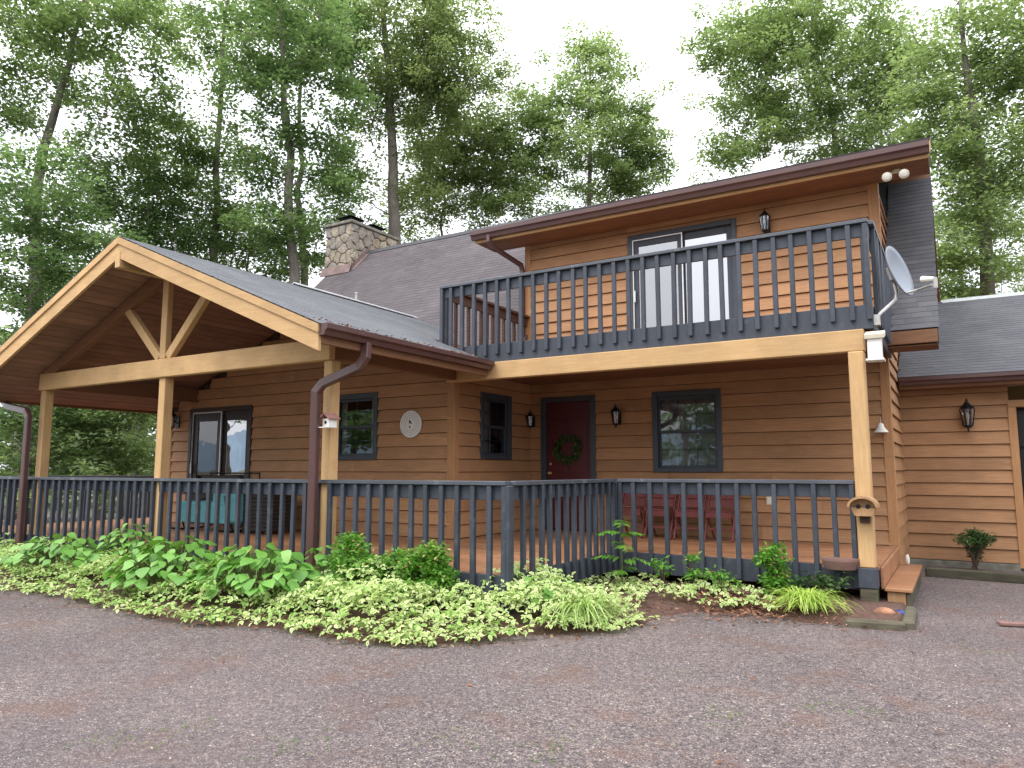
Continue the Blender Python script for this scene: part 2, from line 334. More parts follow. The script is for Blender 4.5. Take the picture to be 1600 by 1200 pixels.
def drive_mat():
    m, t, b = newmat('driveway_chip_seal'); L = t.links.new
    v, _ = coords(t, obj=False)
    vo = N(t, 'ShaderNodeTexVoronoi'); vo.inputs['Scale'].default_value = 122; L(v, vo.inputs['Vector'])
    sep = N(t, 'ShaderNodeSeparateColor'); L(vo.outputs['Color'], sep.inputs[0])
    c = ramp(t, sep.outputs[0], [(0, (.056, .046, .047)), (.30, (.114, .094, .093)), (.60, (.165, .136, .132)), (.86, (.220, .184, .176)), (.955, (.30, .24, .18)), (1, (.48, .43, .36))])
    n0 = noise(t, v, 24, 3, .6); g0 = ramp(t, n0, [(.3, (.66, .65, .66)), (.7, (1.34, 1.33, 1.32))]); c = mixc(t, 1.0, c, g0, 'MULTIPLY')
    n1 = noise(t, v, .55, 5, .62); g = ramp(t, n1, [(.3, (.80, .79, .82)), (.7, (1.18, 1.15, 1.13))]); c = mixc(t, 1.0, c, g, 'MULTIPLY')
    n2 = noise(t, v, 1.7, 6, .68); w = ramp(t, n2, [(.52, (0, 0, 0)), (.72, (.7, .7, .7))]); n5 = noise(t, v, 60, 3, .7); c2 = ramp(t, n5, [(.35, (.075, .042, .034)), (.65, (.24, .125, .080))]); c = mixc(t, w, c, c2)
    n3 = noise(t, v, 2.3, 7, .7); w3 = ramp(t, n3, [(.70, (0, 0, 0)), (.82, (.35, .35, .35))]); c = mixc(t, w3, c, (.10, .125, .055))
    n4 = noise(t, v, .23, 4, .5); w4 = ramp(t, n4, [(.5, (0, 0, 0)), (.68, (.4, .4, .4))]); c = mixc(t, w4, c, (.115, .092, .098))
    L(c, b.inputs['Base Color']); b.inputs['Roughness'].default_value = .82; b.inputs['Specular IOR Level'].default_value = .3
    bump(t, b, vo.outputs['Distance'], .9, .012); return m
M['drive'] = drive_mat()
def soil_mat(name, a, b_, s=30):
    m, t, b = newmat(name); v, _ = coords(t, obj=False); n1 = noise(t, v, s, 6, .7); c = ramp(t, n1, [(.3, a), (.7, b_)]); t.links.new(c, b.inputs['Base Color']); b.inputs['Roughness'].default_value = .95; bump(t, b, n1, .8, .02); return m
M['soil'] = soil_mat('bed_soil', (.040, .022, .017), (.15, .075, .052))
M['floor'] = soil_mat('forest_floor', (.03, .045, .015), (.11, .09, .045), 3)
M['hill'] = soil_mat('hill_haze_blue', (.14, .20, .26), (.19, .26, .33), .01)  # wooded hills tinted blue, distance haze put into the colour
M['pebble'] = leafmat('pebble', [(0, (.08, .062, .062)), (.5, (.165, .135, .132)), (.8, (.24, .20, .18)), (1, (.46, .42, .37))], 0.0, .8)
M['litter'] = leafmat('leaf_litter', [(0, (.10, .045, .03)), (.6, (.24, .11, .065)), (1, (.46, .30, .18))], .1, .8)

# ================================================================== SETTING
Y0, Y1, Y2, YW, ZF = 6.234, 8.885, 11.5, 9.145, .43
XS, XR, XWR, XWL = -3.85, -.80, -6.58, -13.6            # deck corner, deck right end, wing right and left walls
g = 600.0
gm = MB(); gm.add([(-g, -g, -.05), (g, -g, -.05), (g, g, -.05), (-g, g, -.05)], [(0, 1, 2, 3)]); build('ground', gm, M['floor'], kind='structure', label='forest floor around and behind the house', cat='ground')
n = 60; xs = np.linspace(-40, 30, n); ys = np.linspace(-22, 13.4, n); gx, gy = np.meshgrid(xs, ys)
gz = -.012 + .012 * np.sin(gx * .9 + 1) * np.cos(gy * .7)
V = np.stack([gx, gy, gz], -1).reshape(-1, 3); ii = np.arange(n * n).reshape(n, n)
F = np.stack([ii[:-1, :-1], ii[:-1, 1:], ii[1:, 1:], ii[1:, :-1]], -1).reshape(-1, 4)
fast('driveway', V, F, M['drive'], kind='structure', label='purple grey chip seal driveway in front of the house', cat='driveway')
# far hills the open side of the ridge looks at (seen only in the window glass)
hv = []; hf = []; na = 90
for i in range(na + 1):
    a = R(184) + R(165) * i / na; rr = 520; h = 26 + 13 * math.sin(a * 5) + 8 * math.sin(a * 11 + 1) + 5 * math.sin(a * 23)
    hv += [(rr * math.cos(a), rr * math.sin(a), -2), (1.25 * rr * math.cos(a), 1.25 * rr * math.sin(a), h * 2.0)]
hf = [(2 * i, 2 * i + 1, 2 * i + 3, 2 * i + 2) for i in range(na)]
hm = MB(); hm.add(hv, hf); build('hills', hm, M['hill'], kind='structure', label='far blue hills beyond the open side of the ridge', cat='hills')
exec_parts = True

# ================================================================== HOUSE
house = empty('house', (-7.0, 12.0, 0), 'cedar sided two storey house with gabled porch, dormer, garage and stone chimney', 'house')
def TF(P):   # wall facing -Y
    return lambda u, d, z: (u, P - d, z)
def TX(P):   # wall facing +X
    return lambda u, d, z: (P + d, u, z)
def boxT(mb, T, u0, u1, d0, d1, z0, z1, c=.004):
    a = np.array(T(u0, d0, z0)); b = np.array(T(u1, d1, z1)); lo = np.minimum(a, b); hi = np.maximum(a, b)
    return mb.cbox(lo[0], hi[0], lo[1], hi[1], lo[2], hi[2], c) if c else mb.box(lo[0], hi[0], lo[1], hi[1], lo[2], hi[2])
EXP = .2
def wall(T, u0, u1, z0, z1, ops=(), lim=None, boards=True, thick=.12, parent=house, off=0.0):
    us = sorted({u0, u1, *[o[0] for o in ops], *[o[1] for o in ops]}); zs = sorted({z0, z1, *[o[2] for o in ops], *[o[3] for o in ops]})
    mb = MB()
    if lim is None:
        for a, b in zip(us, us[1:]):
            for c, d in zip(zs, zs[1:]):
                if any(o[0] <= (a + b) / 2 <= o[1] and o[2] <= (c + d) / 2 <= o[3] for o in ops): continue
                boxT(mb, T, a, b, -thick, 0, c, d, 0)
    else:
        z = z0
        zz = sorted(set(zs + list(np.arange(z0, z1, .1))))
        for c, d in zip(zz, zz[1:]):
            lo, hi = lim(d)
            if hi - lo < .05: continue
            uu = sorted({lo, hi, *[x for x in us if lo < x < hi]})
            for a, b in zip(uu, uu[1:]):
                if any(o[0] <= (a + b) / 2 <= o[1] and o[2] <= (c + d) / 2 <= o[3] for o in ops): continue
                boxT(mb, T, a, b, -thick, 0, c, d, 0)
    w = build('wall', mb, M['sheath'] if boards else M['siding'], parent)
    if not boards: return w
    z = z0 + off
    def board(a, b, c, d, zc):
        if b - a > 2.6:
            k_ = a + (b - a) * rnd.uniform(.25, .75); board(a, k_ - .0015, c, d, zc); board(k_ + .0015, b, c, d, zc); return
        def dep(x): f = (x - zc) / EXP; return .036 * (1 - f) + .005 * f
        m = MB(); j = rnd.uniform(-.003, .003); eps = .0015
        g_ = .007 if d - c > .05 else 0; prof = [(eps * 0, c + g_ + .004), (dep(c) - .004 + j, c + g_), (dep(c) + j, c + g_ + .004), (max(.004, dep(d)), d), (0, d)]
        p0 = [T(a, q[0], q[1]) for q in prof]; n1 = np.array(T(b, 0, 0)) - np.array(T(a, 0, 0))
        m.prism(p0, (0, 0, 0), n1); build('siding_board', m, M['siding'], w)
    while z < z1 - .02:
        c, d = z, min(z + EXP, z1)
        lo, hi = (u0, u1) if lim is None else lim(d)
        if hi - lo > .06:
            cuts = sorted([o for o in ops if o[2] < d - .004 and o[3] > c + .004 and o[0] < hi and o[1] > lo])
            x = lo
            for o in cuts:
                if o[0] - x > .02: board(x, o[0], c, d, z)
                if o[2] - c > .02: board(max(o[0], lo), min(o[1], hi), c, o[2], z)
                if d - o[3] > .02: board(max(o[0], lo), min(o[1], hi), o[3], d, z)
                x = max(x, o[1])
            if hi - x > .02: board(x, hi, c, d, z)
        z += EXP
    return w
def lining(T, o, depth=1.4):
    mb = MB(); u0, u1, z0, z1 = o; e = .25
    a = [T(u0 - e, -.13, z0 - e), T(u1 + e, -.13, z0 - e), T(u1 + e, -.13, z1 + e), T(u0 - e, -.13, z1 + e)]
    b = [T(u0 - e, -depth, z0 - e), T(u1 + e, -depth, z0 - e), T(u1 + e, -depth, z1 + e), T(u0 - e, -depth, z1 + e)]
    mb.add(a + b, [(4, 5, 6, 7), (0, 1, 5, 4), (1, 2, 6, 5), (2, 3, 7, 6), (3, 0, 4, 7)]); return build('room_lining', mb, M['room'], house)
def window(T, o, grid=(2, 2), curtain=True, fm='frame', hung=True, mats='glass'):
    u0, u1, z0, z1 = o; w = .085; mb = MB()
    boxT(mb, T, u0, u0 + w, -.06, .045, z0, z1); boxT(mb, T, u1 - w, u1, -.06, .045, z0, z1)
    boxT(mb, T, u0 + w, u1 - w, -.06, .045, z1 - w, z1); boxT(mb, T, u0 + w, u1 - w, -.06, .052, z0, z0 + w * .8)
    f = build('window', mb, M[fm], house)
    a, b, c, d = u0 + w, u1 - w, z0 + w * .8, z1 - w; zm = (c + d) / 2 + .02; s = .04
    for (lo, hi, dd) in ((c, zm, -.035), (zm - .03, d, -.012)):
        mb = MB(); boxT(mb, T, a, a + s, dd - .02, dd, lo, hi, .003); boxT(mb, T, b - s, b, dd - .02, dd, lo, hi, .003)
        boxT(mb, T, a + s, b - s, dd - .02, dd, lo, lo + s, .003); boxT(mb, T, a + s, b - s, dd - .02, dd, hi - s, hi, .003)
        build('sash', mb, M[fm], f)
        g_ = MB(); g_.add([T(a + s, dd - .01, lo + s), T(b - s, dd - .01, lo + s), T(b - s, dd - .01, hi - s), T(a + s, dd - .01, hi - s)], [(0, 1, 2, 3)])
        build('pane', g_, M[mats], f)
        for k in range(1, grid[0] + 1):
            uu = a + s + (b - a - 2 * s) * k / (grid[0] + 1); m_ = MB(); boxT(m_, T, uu - .007, uu + .007, dd - .022, dd - .013, lo + s, hi - s, 0); build('muntin', m_, M['cream' if fm == 'none' else fm], f)
        for k in range(1, grid[1]):
            zz = lo + s + (hi - lo - 2 * s) * k / grid[1]; m_ = MB(); boxT(m_, T, a + s, b - s, dd - .024, dd - .012, zz - .007, zz + .007, 0); build('muntin', m_, M[fm], f)
    if curtain: drape(T, a, b, c, d, f, curtain)
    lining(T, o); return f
def drape(T, a, b, c, d, parent, mode):
    segs = [(a, b)] if mode is True else mode
    for (p, q, z0, z1) in [(s_[0], s_[1], *(s_[2:] if len(s_) > 2 else (c, d))) for s_ in segs]:
        mb = MB(); k = max(6, int((q - p) / .02)); P = []
        for i in range(k + 1):
            u = p + (q - p) * i / k; dd = -.10 + .018 * math.sin(i * 1.1) + .006 * math.sin(i * 2.7)
            P += [T(u, dd, z0), T(u, dd, z1)]
        mb.add(P, [(2 * i, 2 * i + 2, 2 * i + 3, 2 * i + 1) for i in range(k)]); build('curtain', mb, M['curtain'], parent, smooth=True)
def slider(T, o, fm='frame', sash='frame', alu=True, glass='glass', curtain=None, rail=.09, bottom=.16):
    u0, u1, z0, z1 = o; w = .075; mb = MB()
    boxT(mb, T, u0, u0 + w, -.06, .05, z0, z1); boxT(mb, T, u1 - w, u1, -.06, .05, z0, z1); boxT(mb, T, u0 + w, u1 - w, -.06, .05, z1 - w, z1); boxT(mb, T, u0 + w, u1 - w, -.06, .055, z0, z0 + .04)
    f = build('sliding_door', mb, M[fm], house); um = (u0 + u1) / 2
    for i, (a, b, dd) in enumerate(((u0 + w, um + .04, .0), (um - .04, u1 - w, -.03))):
        mb = MB(); lo, hi = z0 + .04, z1 - w
        boxT(mb, T, a, a + rail, dd - .03, dd, lo, hi); boxT(mb, T, b - rail, b, dd - .03, dd, lo, hi); boxT(mb, T, a + rail, b - rail, dd - .03, dd, hi - rail * 1.2, hi); boxT(mb, T, a + rail, b - rail, dd - .03, dd, lo, lo + bottom)
        build('sash', mb, M[sash], f)
        g_ = MB(); g_.add([T(a + rail, dd - .015, lo + bottom), T(b - rail, dd - .015, lo + bottom), T(b - rail, dd - .015, hi - rail * 1.2), T(a + rail, dd - .015, hi - rail * 1.2)], [(0, 1, 2, 3)]); build('pane', g_, M[{'glass': ('glass', 'glass_hi'), 'glass_hi': ('glass_mid', 'glass_hi')}[glass][i]], f)
        if i == 0 and alu:
            mb = MB(); s = .022; boxT(mb, T, a, a + s, .012, .03, lo, hi, .002); boxT(mb, T, b - s, b, .012, .03, lo, hi, .002); boxT(mb, T, a + s, b - s, .012, .03, hi - s, hi, .002); boxT(mb, T, a + s, b - s, .012, .03, lo, lo + s, .002)
            build('screen_frame', mb, M['alu'], f)
    mb = MB(); boxT(mb, T, u0 + w + .03, u0 + w + .055, .03, .06, z0 + .95, z0 + 1.15, .004); build('handle', mb, M['alu'], f)
    if curtain: drape(T, u0 + w, u1 - w, z0, z1, f, curtain)
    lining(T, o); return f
def post(name, x0, x1, y0, y1, z0, z1, mat, parent, c=.008):
    return build(name, MB().cbox(x0, x1, y0, y1, z0, z1, c), M[mat], parent)
def sweep(name, path, a, b, side, mat, parent, ch=.012):
    prof = [(a - ch, b), (a, b - ch), (a, -b + ch), (a - ch, -b), (-a + ch, -b), (-a, -b + ch), (-a, b - ch), (-a + ch, b)]
    path = [np.array(p, float) for p in path]; s0 = np.array(side, float); P = []; k = len(path); n_ = len(prof)
    for i in range(k):
        t1 = path[min(i + 1, k - 1)] - path[i] if i < k - 1 else path[i] - path[i - 1]; t0 = path[i] - path[i - 1] if i > 0 else t1
        t1 = t1 / np.linalg.norm(t1); t0 = t0 / np.linalg.norm(t0); t = t0 + t1; t /= np.linalg.norm(t); sd_ = s0 - t * (s0 @ t); sd_ /= np.linalg.norm(sd_)
        w = np.cross(t, sd_); k_ = 1 / max(.5, t @ t1)
        for (u, v) in prof: P.append(path[i] + sd_ * u + w * v * k_)
    mb = MB(); mb.add(P, [(i * n_ + j, i * n_ + (j + 1) % n_, (i + 1) * n_ + (j + 1) % n_, (i + 1) * n_ + j) for i in range(k - 1) for j in range(n_)] + [tuple(range(n_ - 1, -1, -1)), tuple((k - 1) * n_ + j for j in range(n_))])
    return build(name, mb, M[mat], parent)
def gutter(p0, p1, outv, parent=house, h=.125, w=.12):
    p0 = np.array(p0, float); o = np.array(outv, float); zv = np.array([0, 0, 1.])
    prof = [(0, 0), (0, -h), (.6 * w, -h), (.72 * w, -.62 * h), (w, -.45 * h), (w, 0), (.9 * w, 0), (.9 * w, -.36 * h), (.62 * w, -.56 * h), (.54 * w, -.93 * h), (.08 * w, -.93 * h), (.08 * w, 0)]
    mb = MB(); mb.prism([p0 + o * a + zv * b for a, b in prof], (0, 0, 0), np.array(p1, float) - p0)
    d = (np.array(p1, float) - p0); d /= np.linalg.norm(d)
    for q, s in ((p0, 1), (np.array(p1, float), -1)): mb.prism([q + o * a + zv * b for a, b in prof[:6]], d * s * .001, d * s * .004)
    return build('gutter', mb, M['gutter'], parent)
def shingles(org, u, v, ul, vl, mat, parent, mask=None, single=False, tw=.24, ex=.125):
    org = np.array(org, float); u = np.array(u, float); u /= np.linalg.norm(u); v = np.array(v, float); v /= np.linalg.norm(v); n_ = np.cross(u, v); n_ = n_ if n_[2] > 0 else -n_
    P = []; A = []; q = np.array([[0, 1, 3, 2], [4, 5, 7, 6], [4, 5, 1, 0], [4, 0, 2, 6], [5, 7, 3, 1]]); tabs = 0; F = []
    rows = int(vl / ex)
    for r in range(rows + 1):
        ro = rnd.uniform(-.01, .01); o_ = rnd.uniform(0, tw)
        x = -o_
        while x < ul:
            gp = rnd.choice((.0002, .0002, .0015)); a, b = max(0, x + gp), min(ul, x + tw - gp); x += tw
            if b - a < .03: continue
            c0 = r * ex + rnd.uniform(-.0012, .0012) + ro * .2; c1 = min(r * ex + ex + .05, vl)
            if c1 - c0 < .03: continue
            if mask and not mask((a + b) / 2, (c0 + c1) / 2): continue
            h = .008
            pts = [org + u * a + v * c0 + n_ * h, org + u * b + v * c0 + n_ * (h + rnd.uniform(-.001, .001)), org + u * a + v * c1 + n_ * .003, org + u * b + v * c1 + n_ * .003,
                   org + u * a + v * c0, org + u * b + v * c0, org + u * a + v * c1, org + u * b + v * c1]
            lv = min(1, max(0, rnd.gauss(.40, .14)))
            if single:
                s = fast('shingle', pts, q, M[mat], parent, attr=[lv] * 8, flat=True)
            else:
                P += pts; A += [lv] * 8; F.append(q + 8 * tabs); tabs += 1
    if not single: return fast('shingles', P, np.concatenate(F), M[mat], parent, attr=A, kind='stuff', flat=True)

# ---- porch roof (gable facing the drive)
RX, RZ, PITCH, YB = -9.58, 4.62, .4167, 5.52
EL, ER = -13.9, -5.75
zt = lambda x: RZ - PITCH * abs(x - RX)
TH = .20
mb = MB(); mb.prism([(RX, YB + .03, RZ - TH + .04), (ER, YB + .03, zt(ER) - TH + .04), (ER, YB + .03, zt(ER) - .012), (RX, YB + .03, RZ - .012)], (0, 0, 0), (0, 8.86 - YB - .03, 0))
mb.prism([(RX, 8.86, RZ - TH + .04), (-6.67, 8.86, zt(-6.67) - TH + .04), (-6.67, 8.86, zt(-6.67) - .012), (RX, 8.86, RZ - .012)], (0, 0, 0), (0, 3.4, 0))
mb.prism([(EL, YB + .03, zt(EL) - TH + .04), (RX, YB + .03, RZ - TH + .04), (RX, YB + .03, RZ - .012), (EL, YB + .03, zt(EL) - .012)], (0, 0, 0), (0, 12.26 - YB - .03, 0))
proof = build('porch_roof', mb, M['soffit'], house)
sl = math.hypot(1, PITCH)
shingles((ER + .03, YB - .02, zt(ER + .03)), (0, 1, 0), (-1, 0, PITCH), 12.3 - YB, (ER + .03 - RX) * sl, 'roof_grey', proof, mask=lambda a, b: not (a + YB - .02 > 8.72 and ER + .03 - b / sl > -6.75))
shingles((EL - .03, YB - .02, zt(EL - .03)), (0, 1, 0), (1, 0, PITCH), 12.3 - YB, (RX - EL + .03) * sl, 'roof_grey', proof)
for sgn, xe in ((1, ER), (-1, EL)):      # ceiling boards under each slope, running back from the gable
    k = int(abs(xe - RX) * sl / .15)
    for i in range(k):
        x = RX + sgn * (i + .5) * abs(xe - RX) / k; w_ = abs(xe - RX) / k * sl * .5 - .004
        zc = zt(x) - TH + .024 + rnd.uniform(-.002, .002)
        m = MB(); y1 = 8.84 if (sgn > 0 and x > -6.6) else YW + .02
        m.obox((x, (YB + .05 + y1) / 2, zc), (0, 1, 0), (sgn / sl, 0, -PITCH / sl), (PITCH / sl * sgn, 0, 1 / sl), (y1 - YB - .05) / 2, w_, .011, .003); build('ceiling_board', m, M['ceil'], proof)
def barge(sgn, xe):
    nrm = lambda x, dz: (x, 0, zt(x) + dz)
    for nm, y0, y1, a, b, mat in (('barge_board', YB, YB + .04, -.30, -.075, 'beam'), ('rake_trim', YB - .022, YB + .03, -.105, -.012, 'beam')):
        m = MB(); e = .0 if nm == 'barge_board' else .012
        m.prism([(RX + sgn * .001, y0, RZ + a), (xe + sgn * e, y0, zt(xe + sgn * e) + a), (xe + sgn * e, y0, zt(xe + sgn * e) + b), (RX + sgn * .001, y0, RZ + b)], (0, 0, 0), (0, y1 - y0, 0)); build(nm, m, M[mat], proof)
barge(1, ER); barge(-1, EL)
build('ridge_beam', MB().cbox(RX - .055, RX + .055, YB - .01, YB + 3.5, RZ - .44, RZ - TH - .02), M['beam'], proof)
build('ridge_flashing', MB().prism([(RX - .10, 8.6, zt(RX - .1) + .03), (RX, 8.6, RZ + .035), (RX + .10, 8.6, zt(RX + .1) + .03), (RX + .10, 8.6, zt(RX + .1) + .042), (RX, 8.6, RZ + .05), (RX - .10, 8.6, zt(RX - .1) + .042)], (0, 0, 0), (0, 3.3, 0)), M['drip'], proof)
gutter((ER + .01, 8.80, zt(ER) - .01), (ER + .01, YB, zt(ER) - .01), (1, 0, 0))
gutter((EL - .01, YB, zt(EL) - .01), (EL - .01, 9.2, zt(EL) - .01), (-1, 0, 0))
build('fascia', MB().cbox(ER - .03, ER + .008, YB + .045, 8.80, zt(ER) - .22, zt(ER) - .03), M['soffit'], proof)
build('fascia', MB().cbox(EL - .008, EL + .03, YB + .045, 9.2, zt(EL) - .22, zt(EL) - .03), M['soffit'], proof)
# truss and posts
BX0, BX1 = -12.87, -6.30
build('tie_beam', MB().cbox(BX0, BX1, 6.235, 6.335, 2.765, 3.03, .01), M['beam'], proof)
post('king_post', -9.665, -9.535, 6.25, 6.34, 3.032, 4.22, 'beam_v', proof)
for sgn, tx, tz in ((-1, -10.66, 3.95), (1, -8.64, 3.93)):
    build('brace', MB().bar((-9.6 + sgn * .10, 6.30, 3.05), (tx, 6.30, tz), .085, .125, (0, 1, 0) if False else (sgn, 0, 1.0)), M['beam_v'], proof)
for sgn, xe in ((1, -6.3), (-1, -12.9)):
    a = np.array((RX, 6.30, RZ - TH - .10)); b = np.array((xe, 6.30, zt(xe) - TH - .10)); build('rafter', MB().bar(a, b, .10, .17), M['soffit'], proof)
for x in (-12.80, -9.60, -6.36): post('porch_post', x - .07, x + .07, 6.275, 6.415, ZF + .002, 2.763, 'beam_v', proof)
for x in (BX0 + .06, BX1 - .06): build('side_beam', MB().cbox(x - .05, x + .05, 6.342, YW - .01, 2.79, 3.05), M['soffit'], proof)
sweep('downspout', [(ER + .06, 6.2, 2.90), (ER + .06, 6.19, 2.74), (ER - .02, 6.17, 2.63), (-6.26, 6.10, 2.46), (-6.345, 6.08, 2.36), (-6.345, 6.08, .16), (-6.345, 5.98, .07)], .04, .055, (0, 1, 0), 'gutter', house)
sweep('downspout', [(EL - .06, 6.25, 2.72), (EL - .06, 6.25, 2.62), (EL + .05, 6.22, 2.55), (-12.95, 6.11, 2.42), (-12.84, 6.10, 2.32), (-12.84, 6.10, .12), (-12.84, 6.0, .05)], .04, .055, (0, 1, 0), 'gutter', house)
for x in (-6.345, -12.84):
    for z in (1.95, .75): build('downspout_strap', MB().cbox(x - .062, x + .062, 6.115 if x > -7 else 6.135, 6.145 if x > -7 else 6.165, z, z + .03, .002), M['gutter'], house)

# ---- wing
DW = (-12.96, -11.14, ZF + .02, 2.66); WW = (-9.10, -8.09, 1.63, 2.73); SW = (9.84, 10.79, 1.64, 2.72)
def wlim(z):
    h = (RZ - TH - .02 - z) / PITCH; return max(XWL, RX - h), min(XWR, RX + h)
wall(TF(YW), XWL, XWR, ZF, RZ - .25, [DW, WW], wlim)
slider(TF(YW), DW, 'frame_brown', 'frame_brown', True, 'glass', rail=.15, bottom=.62)
window(TF(YW), WW, (1, 2), [(-9.0, -8.86), (-8.33, -8.19)])
wall(TX(XWR), YW + .03, Y2, ZF, 3.0, [SW])
window(TX(XWR), SW, (2, 2), [(9.92, 10.3)])
build('corner_trim', MB().cbox(XWR - .10, XWR + .034, YW - .034, YW + .10, ZF + .01, 2.95), M['siding_v'], house)
build('corner_trim', MB().cbox(XWL - .034, XWL + .09, YW - .034, YW + .10, ZF + .01, 2.62), M['siding_v'], house)
wall(lambda u, d, z: (XWL - d, u, z), YW + .1, 16.0, 0.0, 2.7, boards=False)

# ---- main wall under the balcony
DR = (-6.34, -5.28, ZF, 2.74); WM = (-4.26, -3.13, 1.43, 2.73)
wall(TF(Y2), XWR, XR, ZF, 3.2, [DR, WM])
window(TF(Y2), WM, (2, 2), True)
T = TF(Y2); mb = MB(); boxT(mb, T, DR[0], DR[0] + .09, -.08, .05, DR[2], DR[3]); boxT(mb, T, DR[1] - .09, DR[1], -.08, .05, DR[2], DR[3]); boxT(mb, T, DR[0] + .09, DR[1] - .09, -.08, .05, DR[3] - .09, DR[3])
dr = build('front_door', mb, M['frame'], house)
boxT_ = MB(); boxT(boxT_, T, DR[0] + .092, DR[1] - .092, -.06, -.015, DR[2] + .01, DR[3] - .092, .004); build('door_leaf', boxT_, M['reddoor'], dr)
for (a, b, c, d) in ((.18, .48, .15, .85), (.58, .88, .15, .85), (.18, .48, 1.0, 1.9), (.58, .88, 1.0, 1.9)):
    m = MB(); boxT(m, T, DR[0] + a, DR[0] + b, -.014, -.002, DR[2] + c, DR[2] + d, .008); build('door_panel', m, M['reddoor'], dr)
m = MB(); m.lathe([(.028, 0), (.028, .008), (.012, .012), (.012, .04), (.028, .05), (.030, .065), (.015, .078)], T(DR[0] + .16, -.013, DR[2] + .98), 12, (0, -1, 0)); build('handle', m, M['brass'], dr, smooth=True)
m = MB(); m.lathe([(.026, 0), (.026, .012), (.014, .016)], T(DR[0] + .16, -.013, DR[2] + 1.14), 12, (0, -1, 0)); build('lock', m, M['brass'], dr, smooth=True)
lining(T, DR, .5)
build('corner_trim', MB().cbox(XR - .09, XR + .034, Y2 - .036, Y2 + .09, ZF - .30, 3.12), M['siding_v'], house)
wall(TX(XR), Y2 + .09, 13.6, 0.05, 3.6)
wall(TX(XR), 13.6, 18.8, 0.05, 3.6, boards=False)
# ---- dormer
DZ0, DZ1 = 3.30, 5.60; XDL = -6.646
DS = (-4.63, -2.80, 3.32, 5.43)
wall(TF(Y2), XDL, XR, DZ0, DZ1 + .02, [DS], off=0)
slider(TF(Y2), DS, 'frame', 'frame', True, 'glass_hi', None, rail=.10, bottom=.14)
build('corner_trim', MB().cbox(XDL - .02, XDL + .10, Y2 - .036, Y2 + .06, DZ0, DZ1), M['siding_v'], house)
build('corner_trim', MB().cbox(XR - .11, XR + .034, Y2 - .036, Y2 + .09, DZ0, DZ1), M['siding_v'], house)
MR = lambda y: 3.30 + (y - 10.85)
wall(TX(XR), Y2 + .09, 13.4, 3.62, DZ1, lim=lambda z: (Y2 + .09, min(13.15, 10.85 + z - 3.3 + .12)))
wall(lambda u, d, z: (XDL - d, u, z), Y2, 13.2, 3.7, DZ1, lim=lambda z: (Y2, min(13.1, 10.85 + z - 3.3 + .1)), boards=False)
# dormer roof
DY, DZ = 10.80, 5.77; RYM, RZM = 15.13, 7.58
mb = MB(); mb.prism([(-7.33, DY + .03, DZ - .17), (-7.33, DY + .03, DZ - .012), (-7.33, RYM, RZM - .012), (-7.33, RYM, RZM - .17)], (0, 0, 0), (7.22, 0, 0))
droof = build('dormer_roof', mb, M['soffit'], house)
shingles((-7.36, DY - .03, DZ + .0), (1, 0, 0), (0, RYM - DY, RZM - DZ), 7.27, math.hypot(RYM - DY, RZM - DZ), 'roof_plum', droof)
build('drip_edge', MB().cbox(-7.36, -.09, DY - .04, DY + .02, DZ - .012, DZ - .002, .001), M['drip'], droof)
build('fascia', MB().cbox(-7.33, -.11, DY - .004, DY + .03, DZ - .20, DZ - .02), M['beam'], droof)
k = 5
for i in range(k):
    y = DY + .032 + i * (Y2 - .03 - DY - .03) / k; build('soffit_board', MB().cbox(-7.33 if i else -7.33, -.11, y + .002, y + (Y2 - .03 - DY - .03) / k - .002, DZ1 - .018, DZ1 + .0, .003), M['soffit'], droof)
build('soffit_return', MB().prism([(-7.33, DY + .03, DZ1 - .02), (-7.33, 13.2, DZ1 + .98), (-7.33, 13.2, DZ1 + 1.06), (-7.33, DY + .03, DZ - .17)], (0, 0, 0), (.02, 0, 0)), M['soffit'], droof)
build('rake_board', MB().prism([(-.135, DY - .01, DZ - .19), (-.135, DY - .01, DZ - .01), (-.135, RYM, RZM - .01), (-.135, RYM, RZM - .19)], (0, 0, 0), (.035, 0, 0)), M['beam'], droof)
gutter((-7.36, DY - .006, DZ - .005), (-.09, DY - .006, DZ - .005), (0, -1, 0), h=.15)
sweep('downspout', [(-6.99, 10.74, 5.66), (-6.99, 10.74, 5.55), (-6.96, 10.82, 5.46), (-6.70, 11.38, 5.22), (-6.69, 11.42, 5.12), (-6.69, 11.42, 4.2)], .035, .045, (1, 0, 0), 'gutter', house)
